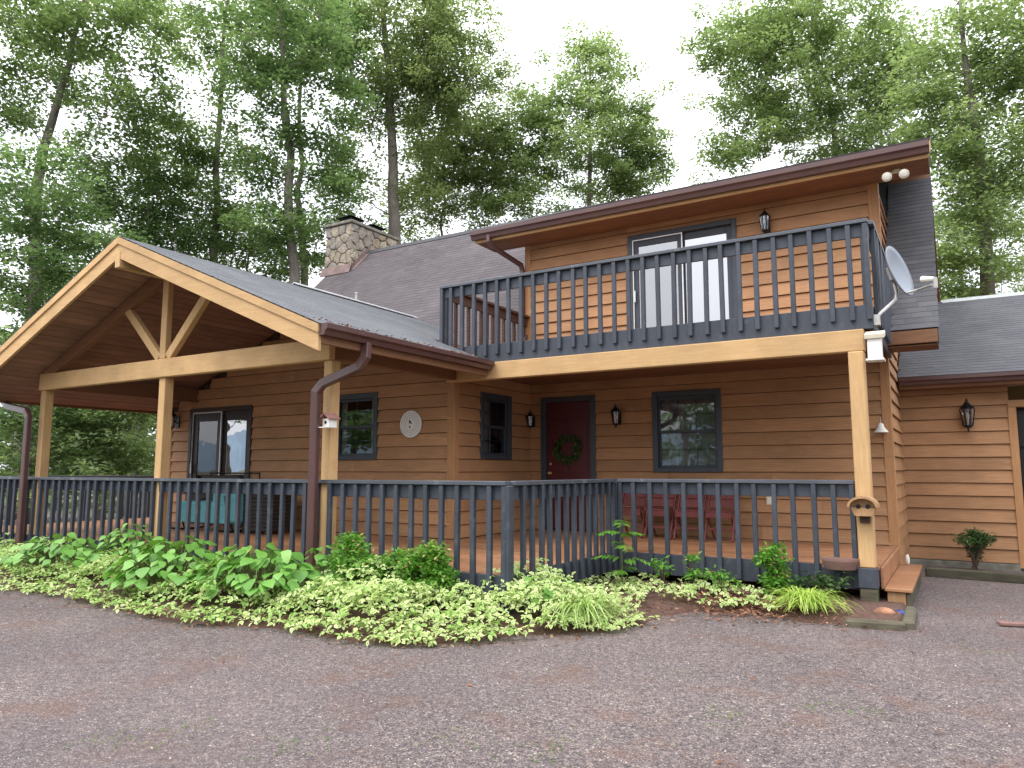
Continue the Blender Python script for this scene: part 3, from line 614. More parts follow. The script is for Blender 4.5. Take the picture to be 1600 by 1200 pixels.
# ---- main roof
for (xa, xb, single, mat) in ((-14.75, -6.60, False, 'roof_plum'), (XR + .03, -.14, True, 'roof_dark')):
    y0 = 10.85
    mb = MB(); mb.prism([(xa, y0 + .04, MR(y0 + .04) - .26), (xa, y0 + .04, MR(y0 + .04) - .015), (xa, RYM, RZM - .015), (xa, 19.4, MR(10.86) - .015), (xa, 19.4, MR(10.86) - .26), (xa, RYM, RZM - .26)], (0, 0, 0), (xb - xa, 0, 0))
    r = build('main_roof', mb, M['soffit'], house)
    if single:
        shingles((xa, y0, MR(y0)), (1, 0, 0), (0, 1, 1), xb - xa + .02, 4.4, mat, r, single=True, tw=.24)
        build('roof_deck', MB().prism([(-1.6, 11.66, MR(11.66) - .2), (-1.6, 11.66, MR(11.66) - .02), (-1.6, RYM, RZM - .02), (-1.6, RYM, RZM - .2)], (0, 0, 0), (xa + 1.598, 0, 0)), M['roof_dark'], r)
        build('fascia', MB().cbox(xa, xb, y0 - .002, y0 + .035, 3.11, 3.285), M['soffit'], r)
        build('soffit_board', MB().cbox(xa, xb - .002, y0 + .04, Y2 - .04, 3.095, 3.115), M['soffit'], r)
        build('rake_board', MB().prism([(xb - .02, y0 + .02, 3.08), (xb - .02, y0 + .02, 3.29), (xb - .02, RYM, RZM - .02), (xb - .02, RYM, RZM - .24)], (0, 0, 0), (.03, 0, 0)), M['frame_brown'], r)
    else:
        shingles((xa, y0, MR(y0)), (1, 0, 0), (0, 1, 1), xb - xa, 4.28 * math.sqrt(2), mat, r, mask=lambda a, b: b > .6)
        build('ridge_cap', MB().prism([(-14.75, RYM - .13, RZM - .10), (-14.75, RYM, RZM + .035), (-14.75, RYM + .13, RZM - .10), (-14.75, RYM, RZM + .01)], (0, 0, 0), (8.15, 0, 0)), M['roof_dark'], r)
m = MB(); m.lathe([(.035, 0), (.035, .42), (.05, .42), (.05, .46)], (-12.15, 12.85, MR(12.85) - .05), 10); build('vent_pipe', m, M['galv'], house, smooth=False)
# ---- stone chimney
def clip(poly, p, q):   # keep side of p
    mid = (p + q) / 2; d = q - p; o = []
    for i in range(len(poly)):
        a, b = poly[i], poly[(i + 1) % len(poly)]; da, db = (a - mid) @ d, (b - mid) @ d
        if da <= 0: o.append(a)
        if da * db < 0: o.append(a + (b - a) * da / (da - db))
    return o
def stones(parent, T, w, h0, h1, n_, seed):
    r = np.random.RandomState(seed); pts = []
    tries = 0
    while len(pts) < n_ and tries < 4000:
        tries += 1; p = np.array([r.uniform(0, w), r.uniform(h0, h1)])
        if all(np.hypot(*((p - q) * (1, .8))) > .8 * math.sqrt(w * (h1 - h0) / n_) for q in pts): pts.append(p)
    for i, p in enumerate(pts):
        poly = [np.array(x) for x in ((0, h0), (w, h0), (w, h1), (0, h1))]
        for j, q in enumerate(pts):
            if j != i and poly: poly = clip(poly, p, q)
        if len(poly) < 3: continue
        c = sum(poly) / len(poly); rr = np.mean([np.linalg.norm(x - c) for x in poly])
        # subdivide the outline a little so that edges are not razor straight
        pl = []
        for k_ in range(len(poly)):
            a, b = poly[k_], poly[(k_ + 1) % len(poly)]; pl += [a * .93 + b * .07, a * .5 + b * .5 + r.normal(0, .012, 2), a * .07 + b * .93]
        d1 = .03 + r.uniform(0, .03); s1 = 1 - .010 / rr; s2 = 1 - .034 / rr; n0 = len(pl); P = []
        for dd, s in ((-.01, s1), (d1 * .6, s1), (d1, s2)):
            for x in pl: y = c + (x - c) * s; P.append(T(y[0], dd + (r.normal(0, .004) if dd > 0 else 0), y[1]))
        P.append(T(c[0], d1 + .008, c[1])); Fc = []
        for L_ in range(2): Fc += [(L_ * n0 + k_, L_ * n0 + (k_ + 1) % n0, (L_ + 1) * n0 + (k_ + 1) % n0, (L_ + 1) * n0 + k_) for k_ in range(n0)]
        Fc += [(2 * n0 + k_, 2 * n0 + (k_ + 1) % n0, 3 * n0) for k_ in range(n0)]
        mb_ = MB(); mb_.add(P, Fc); build('stone', mb_, STONE[r.randint(len(STONE))], parent, smooth=False)
CX0, CX1, CY0, CY1, CZ0, CZ1 = -14.90, -13.93, 14.47, 16.38, 6.35, 8.24
chim = build('chimney', MB().cbox(CX0 + .03, CX1 - .03, CY0 + .03, CY1 - .03, CZ0, CZ1, .01), M['mortar'], house)
stones(chim, lambda u, d, z: (CX0 + u, CY0 + .03 - d, z), CX1 - CX0, CZ0 + .2, CZ1, 27, 3)
stones(chim, lambda u, d, z: (CX1 - .03 + d, CY0 + u, z), CY1 - CY0, CZ0 + .4, CZ1, 36, 5)
build('chimney_cap', MB().cbox(CX0 - .05, CX1 + .06, CY0 - .06, CY1 + .06, CZ1 + .002, CZ1 + .085, .015), M['concrete'], chim)
for cy in (14.95, 15.85):
    fl = build('flue_cap', MB().cbox(-14.62, -14.22, cy - .2, cy + .2, CZ1 + .087, CZ1 + .30, .004), M['black'], chim)
    mb = MB(); a, h = .30, CZ1 + .31; c_ = (-14.42, cy)
    mb.add([(c_[0] - a, c_[1] - a, h), (c_[0] + a, c_[1] - a, h), (c_[0] + a, c_[1] + a, h), (c_[0] - a, c_[1] + a, h), (c_[0], c_[1], h + .17), (c_[0], c_[1], h + .16)], [(0, 1, 4), (1, 2, 4), (2, 3, 4), (3, 0, 4), (1, 0, 5), (2, 1, 5), (3, 2, 5), (0, 3, 5)])
    build('flue_hood', mb, M['black'], chim)
zc = MR(CY0 - .02)
build('flashing', MB().prism([(CX0 - .03, CY0 - .15, MR(CY0 - .15) + .02), (CX1 + .09, CY0 - .15, MR(CY0 - .15) + .02), (CX1 + .09, CY0 - .045, zc + .16), (CX0 - .03, CY0 - .045, zc + .16)], (0, 0, 0), (0, -.012, .012)), M['copper'], chim)
build('flashing', MB().prism([(CX1 + .045, CY0 - .02, zc + .02), (CX1 + .045, CY0 - .02, zc + .16), (CX1 + .045, RYM, RZM + .13), (CX1 + .045, RYM, RZM + .02)], (0, 0, 0), (.012, 0, 0)), M['copper'], chim)
build('flashing', MB().prism([(CX1 + .058, CY0 - .1, MR(CY0 - .1) + .018), (CX1 + .20, CY0 - .1, MR(CY0 - .1) + .018), (CX1 + .20, RYM, RZM + .018), (CX1 + .058, RYM, RZM + .018)], (0, 0, 0), (0, -.006, .006)), M['copper'], chim)
# ---- garage wing
GY, GX1 = 13.6, .70
wall(TF(GY), XR + .01, GX1, .06, 3.0)
wall(TF(GY), GX1 + 2.8, 8.0, .06, 3.0, boards=False)
build('foundation', MB().cbox(XR + .01, GX1 - .01, GY - .05, GY + .1, -.05, .058), M['concrete'], house)
build('door_jamb', MB().cbox(GX1 - .02, GX1 + .09, GY - .045, GY + .12, 0.0, 2.42), M['siding_v'], house)
build('door_header', MB().cbox(GX1 - .02, GX1 + 2.9, GY - .05, GY + .12, 2.422, 2.53), M['siding'], house)
mb = MB()
for i in range(4): mb.cbox(GX1 + .092, GX1 + 2.79, GY + .16, GY + .20, .01 + i * .6, .6 + i * .6, .01)
gd = build('garage_dark_opening', MB().cbox(GX1 + .092, GX1 + 2.79, GY + .20, GY + .23, .0, 2.42), M['black'], house)  # black sheet put in for the shade inside the open garage
for i in range(4): build('door_panel', MB().cbox(GX1 + .10, GX1 + 2.78, GY + .165, GY + .198, .015 + i * .6, .595 + i * .6, .012), M['black'], gd)  # black strips, part of the same painted dark opening
GE, GZ, GR, GRZ = 13.2, 2.93, 17.0, 4.85
mb = MB(); mb.prism([(XR + .02, GE, GZ - .14), (XR + .02, GE, GZ - .012), (XR + .02, GR, GRZ - .012), (XR + .02, 20.8, GZ - .012), (XR + .02, 20.8, GZ - .14), (XR + .02, GR, GRZ - .14)], (0, 0, 0), (9.0, 0, 0))
groof = build('garage_roof', mb, M['soffit'], house)
shingles((XR + .03, GE - .02, GZ), (1, 0, 0), (0, GR - GE, GRZ - GZ), 4.2, math.hypot(GR - GE, GRZ - GZ), 'roof_slate', groof)
shingles((XR + 4.23, GE - .02, GZ), (1, 0, 0), (0, GR - GE, GRZ - GZ), 4.6, math.hypot(GR - GE, GRZ - GZ), 'roof_slate', groof, tw=.9, ex=.28)
build('ridge_cap', MB().prism([(XR + .7, GR - .14, GRZ - .05), (XR + .7, GR, GRZ + .04), (XR + .7, GR + .14, GRZ - .05), (XR + .7, GR, GRZ + .015)], (0, 0, 0), (8.2, 0, 0)), M['drip'], groof)
gutter((XR + .05, GE - .02, GZ - .015), (8.0, GE - .02, GZ - .015), (0, -1, 0), h=.12)
build('fascia', MB().cbox(XR + .04, 8.0, GE - .015, GE + .02, GZ - .19, GZ - .03), M['soffit'], groof)
build('soffit_board', MB().cbox(XR + .04, 8.0, GE + .022, GY - .035, GZ - .19, GZ - .17), M['soffit'], groof)
# closing walls behind, out of the photo's sight
wall(lambda u, d, z: (u, 18.8 + d, z), -14.6, XR, 0, 3.5, boards=False)
wall(lambda u, d, z: (-14.6 - d, u, z), 11.6, 18.8, 0, 3.4, boards=False)
wall(lambda u, d, z: (-14.55 - d, u, z), 11.2, 19.0, 3.4, 7.3, lim=lambda z: (RYM - (7.3 - z) * .98, RYM + (7.3 - z) * .98), boards=False)

# ================================================================== PORCH DECK
XD0 = -15.4
deck = empty('porch_deck', (-8, 7.6, 0), 'raised timber porch deck with slate painted railing along the drive', 'deck')
def boards(y0, y1, x0, x1, z, parent, w=.142, name='floor_board'):
    y = y0
    while y < y1 - .04:
        e = min(y + w, y1); xa = x0 + rnd.uniform(0, .008); dz = rnd.uniform(-.002, .002)
        build(name, MB().cbox(xa, x1 - rnd.uniform(0, .006), y, e - .006, z - .035 + dz, z + dz, .004), M['deckb'], parent); y += w
boards(Y0 + .10, YW - .04, XD0, XS - .01, ZF, deck)
boards(YW - .038, Y2 - .04, XWR + .05, XR, ZF - .001, deck)
boards(Y1 + .06, YW - .04, XS + .0, XR, ZF - .001, deck)
boards(YW - .038, Y2 - .02, XD0, XWL - .05, ZF - .001, deck)
def rail(parent, p, q, outv, ztop, zskirt0, zskirt1, sp, zb, capw=.15, mats=('slate', 'slate_cap'), skip0=False, skip1=False, name='railing', bands=True):
    """straight railing from p to q (xy), balusters on the outside face"""
    p = np.array((*p, 0.)); q = np.array((*q, 0.)); d = q - p; L = np.linalg.norm(d); d /= L; o = np.array((*outv, 0.)); z_ = np.array((0, 0, 1.))
    def ob(a, b, o0, o1, z0, z1, c=.004):
        return MB().obox(p + d * (a + b) / 2 + o * (o0 + o1) / 2 + z_ * (z0 + z1) / 2, d, o, z_, (b - a) / 2, (o1 - o0) / 2, (z1 - z0) / 2, c)
    rl = build(name, ob(0, L, -.075 - .02, .055, ztop - .042, ztop), M[mats[1]], parent)
    build('rail_board', ob(.002, L - .002, -.040, -.002, ztop - .19, ztop - .044), M[mats[0]], rl)
    build('skirt_board', ob(.002, L - .002, -.042, -.002, zskirt0, zskirt1), M[mats[0]], rl)
    n_ = max(1, round(L / sp)); first = None
    for i in range(n_ + 1):
        if (i == 0 and skip0) or (i == n_ and skip1): continue
        s = min(max(L * i / n_, .028), L - .028) + rnd.uniform(-.006, .006) * (0 < i < n_)
        if first is None: first = build('baluster', ob(s - .027, s + .027, 0, .048, zb, ztop - .043, .005), M[mats[0]], rl); s0 = s
        else:
            c = clone(first, 'baluster', d * (s - s0) + z_ * rnd.uniform(-.006, .004), rl); c.rotation_euler = (rnd.uniform(-.006, .006), rnd.uniform(-.007, .007), rnd.uniform(-.05, .05))
    return rl
ZR = 1.352
rail(deck, (XD0, Y0 + .04), (XS, Y0 + .04), (0, -1), ZR, .19, ZF - .002, .2, .20)
rail(deck, (XS + .0, Y0 + .10), (XS, Y1 - .02), (1, 0), ZR - .001, .19, ZF - .002, .2, .20, skip0=True)
rail(deck, (XS + .06, Y1 + .04), (-1.0, Y1 + .04), (0, -1), ZR, .175, ZF - .002, .21, .20, skip0=False)
rail(deck, (XD0, Y2 + .4), (XD0, Y0 + .10), (-1, 0), ZR - .001, .19, ZF - .002, .2, .20)
post('rail_post', XS - .06, XS + .04, Y0 + .0, Y0 + .10, .02, ZR - .044, 'slate', deck)
post('rail_post', XS - .05, XS + .05, Y1 + .0, Y1 + .09, .02, ZR - .044, 'slate', deck)
for x in (-15.3, -12.9, -9.6, -6.36): post('foundation_post', x - .06, x + .06, 6.36, 6.48, -.03, ZF - .04, 'tie', deck)
build('rim_board', MB().cbox(XR, XR + .035, Y1 + .09, Y2 - .05, .19, ZF - .004), M['deckb'], deck)
st = build('step', MB().cbox(XR + .04, -.50, Y1 - .0, Y2 - .20, .185, .222, .006), M['deckb'], deck)
build('step_riser', MB().cbox(-.56, -.525, Y1 + .03, Y2 - .22, -.02, .183), M['tie'], st)
build('step_end', MB().cbox(XR + .06, -.565, Y1 + .035, Y1 + .075, -.02, .183), M['birdwood'], st)
# ================================================================== BALCONY
bal = empty('balcony', (-3.7, 10.1, 2.76), 'second floor balcony with slate railing carried on a tan timber beam and post', 'balcony')
XBL, XBR = -6.646, -.72
build('beam', MB().cbox(-6.5, -.815, Y1 - .06, Y1 + .06, 2.765, 3.012, .01), M['beam'], bal)
post('post', -.985, -.825, Y1 - .085, Y1 + .085, .425, 2.764, 'beam_v', bal, .012)
post('post_foot', -1.00, -.81, Y1 - .10, Y1 + .10, .215, .424, 'slate', bal, .006)
post('pier', -.99, -.82, Y1 - .09, Y1 + .09, -.05, .214, 'tie', bal, .012)
ZB, ZBF = 4.26, 3.29
rail(bal, (XBL, Y1 + .0), (XBR, Y1 + .0), (0, -1), ZB, 3.018, ZBF, .203, 3.12)
rail(bal, (XBR, Y1 + .06), (XBR, Y2 - .05), (1, 0), ZB - .001, 3.018, ZBF, .18, 3.12, skip0=True)
rail(bal, (XBL, Y1 + .06), (XBL, Y2 - .05), (-1, 0), ZB - .001, 3.018, ZBF, .18, 3.12, mats=('brownrail', 'brownrail'), skip0=True)
post('rail_post', XBR - .09, XBR - .005, Y1 + .005, Y1 + .09, 3.02, ZB - .044, 'slate', bal)
post('rail_post', XBL + .005, XBL + .09, Y1 + .005, Y1 + .09, 3.02, ZB - .044, 'slate', bal)
boards(Y1 + .045, Y2 - .04, XBL + .05, XBR - .05, ZBF, bal)
x = XBL + .15
while x < XBR: build('joist', MB().cbox(x - .02, x + .02, Y1 + .065, Y2 - .04, 3.06, 3.25, .003), M['brownrail'], bal); x += .45
y = Y1 + .07
while y < Y2 - .05:
    e = min(y + .15, Y2 - .035); build('ceiling_board', MB().cbox(XWR + .04, XR - .01, y + .002, e - .002, 2.985, 3.005, .003), M['soffit'], bal); y += .15

# ================================================================== THINGS ON THE HOUSE
def lantern(p, s, label, bulb='lampglass', out=(0, -1, 0)):
    """coach lantern: p is the wall point behind its plate, s its height"""
    p = np.array(p, float); L = empty('wall_lantern', p, label, 'lantern', 'coach lanterns on the house walls'); k = s / .40
    c = p + np.array((0, -.13, 0)) * k
    build('back_plate', MB().cbox(p[0] - .05 * k, p[0] + .05 * k, p[1] - .022 * k, p[1], p[2] - .11 * k, p[2] + .11 * k, .01 * k), M['black'], L)
    build('arm', MB().tube([p + np.array((0, -.01, -.03)) * k, p + np.array((0, -.07, .0)) * k, p + np.array((0, -.125, .14)) * k, c + np.array((0, 0, .17)) * k], .011 * k, 6), M['black'], L)
    rf = MB().lathe([(.085, .095), (.088, .105), (.06, .135), (.035, .16), (.03, .175), (.012, .185), (.016, .2), (.006, .225)], (0, 0, 0), 6)
    rf.v = [tuple(c + np.array(v) * k) for v in rf.v]; build('lantern_roof', rf, M['black'], L)
    for j in range(6):
        a = math.pi / 3 * j; t = c + k * np.array((.078 * math.cos(a), .078 * math.sin(a), .098)); b = c + k * np.array((.05 * math.cos(a), .05 * math.sin(a), -.10)); build('cage_bar', MB().bar(b, t, .009 * k, .009 * k, (.3, .9, .1), .001), M['black'], L)
    gl = MB().lathe([(.046, -.095), (.073, .095)], c * 0, 6); gl.v = [tuple(c + np.array(v) * k) for v in gl.v]; build('lantern_glass', gl, M['clear'], L)
    bb = MB().lathe([(.012, -.09), (.014, -.03), (.024, .0), (.022, .03), (.004, .055)], c * 0, 8); bb.v = [tuple(c + np.array(v) * k) for v in bb.v]; build('bulb', bb, M[bulb], L, smooth=True)
    bs = MB().lathe([(.004, -.17), (.014, -.155), (.01, -.135), (.052, -.112), (.052, -.1)], c * 0, 6); bs.v = [tuple(c + np.array(v) * k) for v in bs.v]; build('lantern_base', bs, M['black'], L)
lantern((-13.33, YW - .03, 2.42), .42, 'dark coach lantern left of the porch sliding door')
lantern((-4.85, Y2 - .03, 2.33), .40, 'black coach lantern between the red door and the window')
lantern((-6.50, Y2 - .03, 2.33), .34, 'small dark lantern in the shaded nook beside the red door')
lantern((-2.33, Y2 - .03, 5.22), .42, 'black coach lantern on the upper wall behind the balcony rail')
lantern((.15, GY - .03, 2.28), .52, 'large black coach lantern on the garage wall', 'cream')
# twin floodlight under the dormer eave
fl = empty('floodlight', (-.50, 11.1, 5.58), 'twin round floodlight under the upper eave', 'floodlight')
build('mount_plate', MB().lathe([(.06, 0), (.06, -.02), (.03, -.03)], (-.50, 11.1, 5.582), 12), M['cream'], fl)
for dx in (-.10, .09):
    build('swivel_arm', MB().tube([(-.50, 11.1, 5.56), (-.50 + dx * .7, 11.02, 5.53), (-.50 + dx, 10.96, 5.47)], .014, 6), M['cream'], fl)
    ax = np.array((dx * .6, -.9, -.28)); build('lamp_head', MB().lathe([(.02, 0), (.032, .03), (.045, .07), (.062, .12), (.064, .135), (.055, .137)], (-.50 + dx, 10.97, 5.46), 14, ax), M['cream'], fl, smooth=True)
    a_ = ax / np.linalg.norm(ax); build('lens', MB().lathe([(.054, .1375), (.04, .144), (.01, .147)], (-.50 + dx, 10.97, 5.46), 14, ax), M['lampglass'], fl, smooth=True)
# satellite dish
c = np.array((-.47, 9.15, 3.68)); nrm = np.array((.90, -.31, .26)); nrm /= np.linalg.norm(nrm)
ds = empty('satellite_dish', c, 'pale grey satellite dish on a bent pole beside the balcony', 'dish')
side = np.cross((0, 0, 1), nrm); side /= np.linalg.norm(side); upv = np.cross(nrm, side)
P = []; Fc = []; nr, na_ = 7, 28
for thick in (0, -.012):
    for i in range(nr + 1):
        r_ = i / nr
        for j in range(na_):
            a = 2 * math.pi * j / na_; u, v = .27 * r_ * math.cos(a), .31 * r_ * math.sin(a); P.append(c + side * u + upv * v + nrm * (.075 * r_ * r_ - .04 + thick))
b2 = (nr + 1) * na_
for i in range(nr):
    for j in range(na_):
        q = (i * na_ + j, i * na_ + (j + 1) % na_, (i + 1) * na_ + (j + 1) % na_, (i + 1) * na_ + j); Fc += [q, tuple(b2 + x for x in q[::-1])]
Fc += [(nr * na_ + j, nr * na_ + (j + 1) % na_, b2 + nr * na_ + (j + 1) % na_, b2 + nr * na_ + j) for j in range(na_)]
build('reflector', MB().add(P, Fc), M['dish'], ds, smooth=True)
low = c - upv * .27 + nrm * .03
build('feed_arm', MB().tube([low - nrm * .03, low + nrm * .10 - upv * .02, (-.13, 8.66, 3.38)], .014, 6), M['galv'], ds)
build('feed_horn', MB().tube([(-.10, 8.66, 3.34), (-.10, 8.66, 3.45)], [.022, .022], 8), M['galv'], ds); build('feed_lens', MB().tube([(-.11, 8.66, 3.44), (-.22, 8.75, 3.47)], [.02, .034], 10), M['white'], ds)
build('pole', MB().tube([(-.68, 8.95, 3.10), (-.66, 8.96, 3.18), (-.50, 9.12, 3.36), (-.49, 9.16, 3.44), tuple(c - nrm * .06)], .021, 8), M['galv'], ds, smooth=True)
build('mount_foot', MB().cbox(-.719, -.655, 8.90, 9.00, 3.05, 3.17, .004), M['galv'], ds)
build('bracket', MB().obox(c - nrm * .07, side, upv, nrm, .05, .08, .022, .006), M['galv'], ds)
# white box feeder at the balcony corner
fd = empty('bird_feeder', (-.705, 8.82, 2.64), 'white box bird feeder with pale lid hung below the balcony corner', 'bird feeder')
build('box', MB().cbox(-.78, -.64, 8.72, 8.86, 2.66, 2.90, .008), M['white'], fd); build('lid', MB().obox((-.705, 8.785, 2.925), (1, 0, 0), (0, .96, .28), (0, -.28, .96), .098, .10, .03, .008), M['cream'], fd)
build('tray', MB().cbox(-.80, -.62, 8.70, 8.88, 2.635, 2.658, .004), M['white'], fd); build('hanger', MB().tube([(-.70, 8.82, 2.95), (-.70, 8.84, 3.05)], .004, 5), M['black'], fd)
# small white birdhouse with reddish roof on the porch post
bh = empty('birdhouse', (-6.235, 6.24, 1.95), 'small white birdhouse with faded red roof on the porch post', 'birdhouse')
build('body', MB().cbox(-6.285, -6.185, 6.14, 6.272, 1.95, 2.055, .003), M['white'], bh)
for s in (-1, 1): build('roof_panel', MB().obox((-6.235 + s * .038, 6.20, 2.085), (0, 1, 0), (s * .78, 0, -.62), (s * .62, 0, .78), .10, .056, .006, .002), M['redpaint'], bh)
build('entrance_hole', MB().lathe([(.018, 0), (.018, .004)], (-6.235, 6.139, 2.01), 12, (0, -1, 0)), M['black'], bh); build('ledge', MB().cbox(-6.30, -6.17, 6.08, 6.138, 1.945, 1.957, .002), M['white'], bh)
# round wooden feeder on the right post
rf = empty('birdhouse', (-.90, 8.72, .93), 'brown birdhouse with arched roof on the right balcony post', 'birdhouse')
P = [];
pr_ = [(-.12, .02), (-.085, -.07), (.085, -.07), (.12, .02)]
build('body', MB().prism([(-.90 + a, 8.64, 1.05 + b) for a, b in pr_], (0, 0, 0), (0, .155, 0)), M['birdwood'], rf)
arch = [(.15 * math.cos(math.pi * t / 12), .115 * math.sin(math.pi * t / 12)) for t in range(13)]; inn = [(.125 * math.cos(math.pi * t / 12), .09 * math.sin(math.pi * t / 12)) for t in range(12, -1, -1)]
build('arched_roof', MB().prism([(-.90 + a, 8.57, 1.075 + b) for a, b in arch + inn], (0, 0, 0), (0, .228, 0)), M['birdwood'], rf)
for dx in (-.045, .045): build('entrance_hole', MB().lathe([(.024, 0), (.024, .003)], (-.90 + dx, 8.6385, 1.035 + .045), 12, (0, -1, 0)), M['black'], rf)
build('front_panel', MB().prism([(-.90 + a * .99, 8.655, 1.075 + b * .99) for a, b in inn], (0, 0, 0), (0, .143, 0)), M['birdwood'], rf)
build('bracket', MB().cbox(-.95, -.85, 8.76, 8.799, .90, .978, .004), M['brownrail'], rf)
# half round clay planter on the railing
pl = empty('half_planter', (-1.17, 8.78, .40), 'brown half round planter hung on the lower railing', 'planter')
P = []; 
ring = lambda r, z: [(-1.17 + r * math.cos(math.pi + math.pi * t / 12), 8.815 + r * math.sin(math.pi + math.pi * t / 12) * .9, z) for t in range(13)]
P = ring(.155, .40) + ring(.19, .49) + ring(.19, .515) + ring(.165, .515) + ring(.14, .42); Fc = []
for L_ in range(4): Fc += [(L_ * 13 + t, L_ * 13 + t + 1, (L_ + 1) * 13 + t + 1, (L_ + 1) * 13 + t) for t in range(12)]
build('bowl', MB().add(P, Fc), M['terra'], pl); build('back_plate', MB().cbox(-1.36, -.98, 8.816, 8.838, .40, .515, .003), M['terra'], pl)
build('potting_soil', MB().prism([tuple(p) for p in ring(.15, .455)], (0, 0, 0), (0, 0, .02)), M['soil'], pl)
# clear glass bell by the house corner
gb = empty('glass_bell', (-.905, 11.40, 2.0), 'clear glass bell light hanging by the house corner', 'bell')
build('bell_shade', MB().lathe([(.02, .13), (.035, .12), (.05, .07), (.095, .01), (.10, 0), (.094, .002), (.045, .068), (.03, .11)], (-.905, 11.37, 1.98), 14), M['lampglass'], gb, smooth=True); build('hook', MB().tube([(-.905, 11.37, 2.11), (-.905, 11.37, 2.17), (-.905, 11.465, 2.19)], .006, 5), M['galv'], gb)
# round plaque
pq = empty('round_plaque', (-7.38, YW - .03, 1.95), 'round white plaque with rings on the wing wall', 'plaque')
C_ = (-7.385, YW - .031, 2.185)
build('disc', MB().lathe([(.205, 0), (.215, .006), (.215, .016), (.205, .022), (.01, .022)], C_, 40, (0, -1, 0)), M['white'], pq)
for r_ in (.175, .135, .10):
    prof = [(r_ - .004, .0225), (r_ - .003, .026), (r_ + .003, .026), (r_ + .004, .0225)]; build('ring', MB().lathe(prof, C_, 40, (0, -1, 0)) if False else MB().add(*(lambda rr: ([(C_[0] + q * math.cos(2 * math.pi * j / 40), C_[1] - dd, C_[2] + q * math.sin(2 * math.pi * j / 40)) for q, dd in rr for j in range(40)], [(i * 40 + j, i * 40 + (j + 1) % 40, (i + 1) * 40 + (j + 1) % 40, (i + 1) * 40 + j) for i in range(3) for j in range(40)]))(prof)), M['ringgrey'], pq)
build('emblem', MB().prism([(C_[0] - .022, C_[1] - .0225, C_[2] + .065), (C_[0] - .004, C_[1] - .0225, C_[2] + .065), (C_[0] + .008, C_[1] - .0225, C_[2] + .045), (C_[0] + .036, C_[1] - .0225, C_[2] + .008), (C_[0] + .028, C_[1] - .0225, C_[2] + .0), (C_[0] + .004, C_[1] - .0225, C_[2] + .018), (C_[0] - .02, C_[1] - .0225, C_[2] + .006)], (0, 0, 0), (0, -.004, 0)), M['black'], pq)
build('emblem', MB().lathe([(.016, .0225), (.015, .027)], (C_[0] - .008, C_[1], C_[2] - .045), 12, (0, -1, 0)), M['black'], pq)
# outlets
for (x, y, z, lab) in ((-2.46, Y2 - .03, .96, 'cream outlet cover on the wall under the balcony'), (-2.10, Y2 - .03, 3.62, 'small white outlet cover on the upper wall behind the railing')):
    ot = build('outlet_cover', MB().cbox(x - .04, x + .04, y - .012, y + .012, z - .01, z + .11, .004), M['cream'], label=lab, cat='outlet')
    for dz in (.025, .068): build('socket', MB().cbox(x - .016, x + .016, y - .015, y - .0125, z + dz - .006, z + dz + .022, .0005), M['white'], ot)
# wreath on the red door
wr = empty('door_wreath', (-5.82, Y2 - .01, 1.62), 'dark green leafy wreath hanging on the red front door', 'wreath')
def leaves(C0, rc, nl, ln, seed, flat=.55, tilt=.5, droop=.15, wr_=.55, sd=.2):
    r = np.random.RandomState(seed); C0 = np.asarray(C0, float); n_ = len(C0); rc = np.broadcast_to(np.asarray(rc, float), (n_,))
    off = r.normal(0, 1, (n_, nl, 3)); off *= 1.55 * r.uniform(0, 1, (n_, nl, 1)) ** .45 / np.linalg.norm(off, axis=-1, keepdims=True)
    p = C0[:, None] + off * rc[:, None, None] * np.array((1, 1, flat)); p = p.reshape(-1, 3); N_ = len(p)
    o = off.reshape(-1, 3); az = np.arctan2(o[:, 1], o[:, 0]) + r.normal(0, .9, N_)
    nn = r.normal(0, tilt, (N_, 3)); nn[:, 2] = 1; nn /= np.linalg.norm(nn, axis=1, keepdims=True)
    d = np.stack([np.cos(az), np.sin(az), r.normal(-droop, .3, N_)], 1); d -= nn * (d * nn).sum(1, keepdims=True); d /= np.linalg.norm(d, axis=1, keepdims=True)
    s = np.cross(nn, d); l = ln * r.uniform(.6, 1.25, N_)[:, None]; w = l * wr_ / 2
    V_ = np.stack([p, p + d * l * .45 + s * w + nn * l * .07, p + d * l - nn * l * .08, p + d * l * .45 - s * w + nn * l * .07], 1).reshape(-1, 3)
    b_ = np.arange(N_)[:, None] * 4; F_ = np.concatenate([b_ + [0, 1, 2], b_ + [0, 2, 3]], 1).reshape(-1, 3)
    lv = np.clip(np.repeat(r.normal(.45, .13, n_), nl) + r.normal(0, sd, N_), 0, 1); return V_, F_, np.repeat(lv, 4)
cs = [(-5.82 + .2 * math.cos(t), Y2 - .03, 1.83 + .2 * math.sin(t)) for t in np.linspace(0, 2 * math.pi, 22)[:-1]]
V, F, A = leaves(cs, .045, 26, .06, 4, 1, 1.2); V[:, 1] = np.minimum(V[:, 1], Y2 - .004); fast('leaves', V, F, LV['dark_small'], wr, attr=A)
build('ring', MB().tube([(-5.82 + .2 * math.cos(t), Y2 - .03, 1.83 + .2 * math.sin(t)) for t in np.linspace(0, 2 * math.pi, 25)], .014, 6, False), M['twig'], wr)
for t in range(5):
    a = t * 1.35 + .4; build('berry', MB().lathe([(.002, -.014), (.012, -.006), (.012, .006), (.002, .014)], (-5.82 + .2 * math.cos(a), Y2 - .085, 1.83 + .2 * math.sin(a)), 6), M['redpaint'], wr)

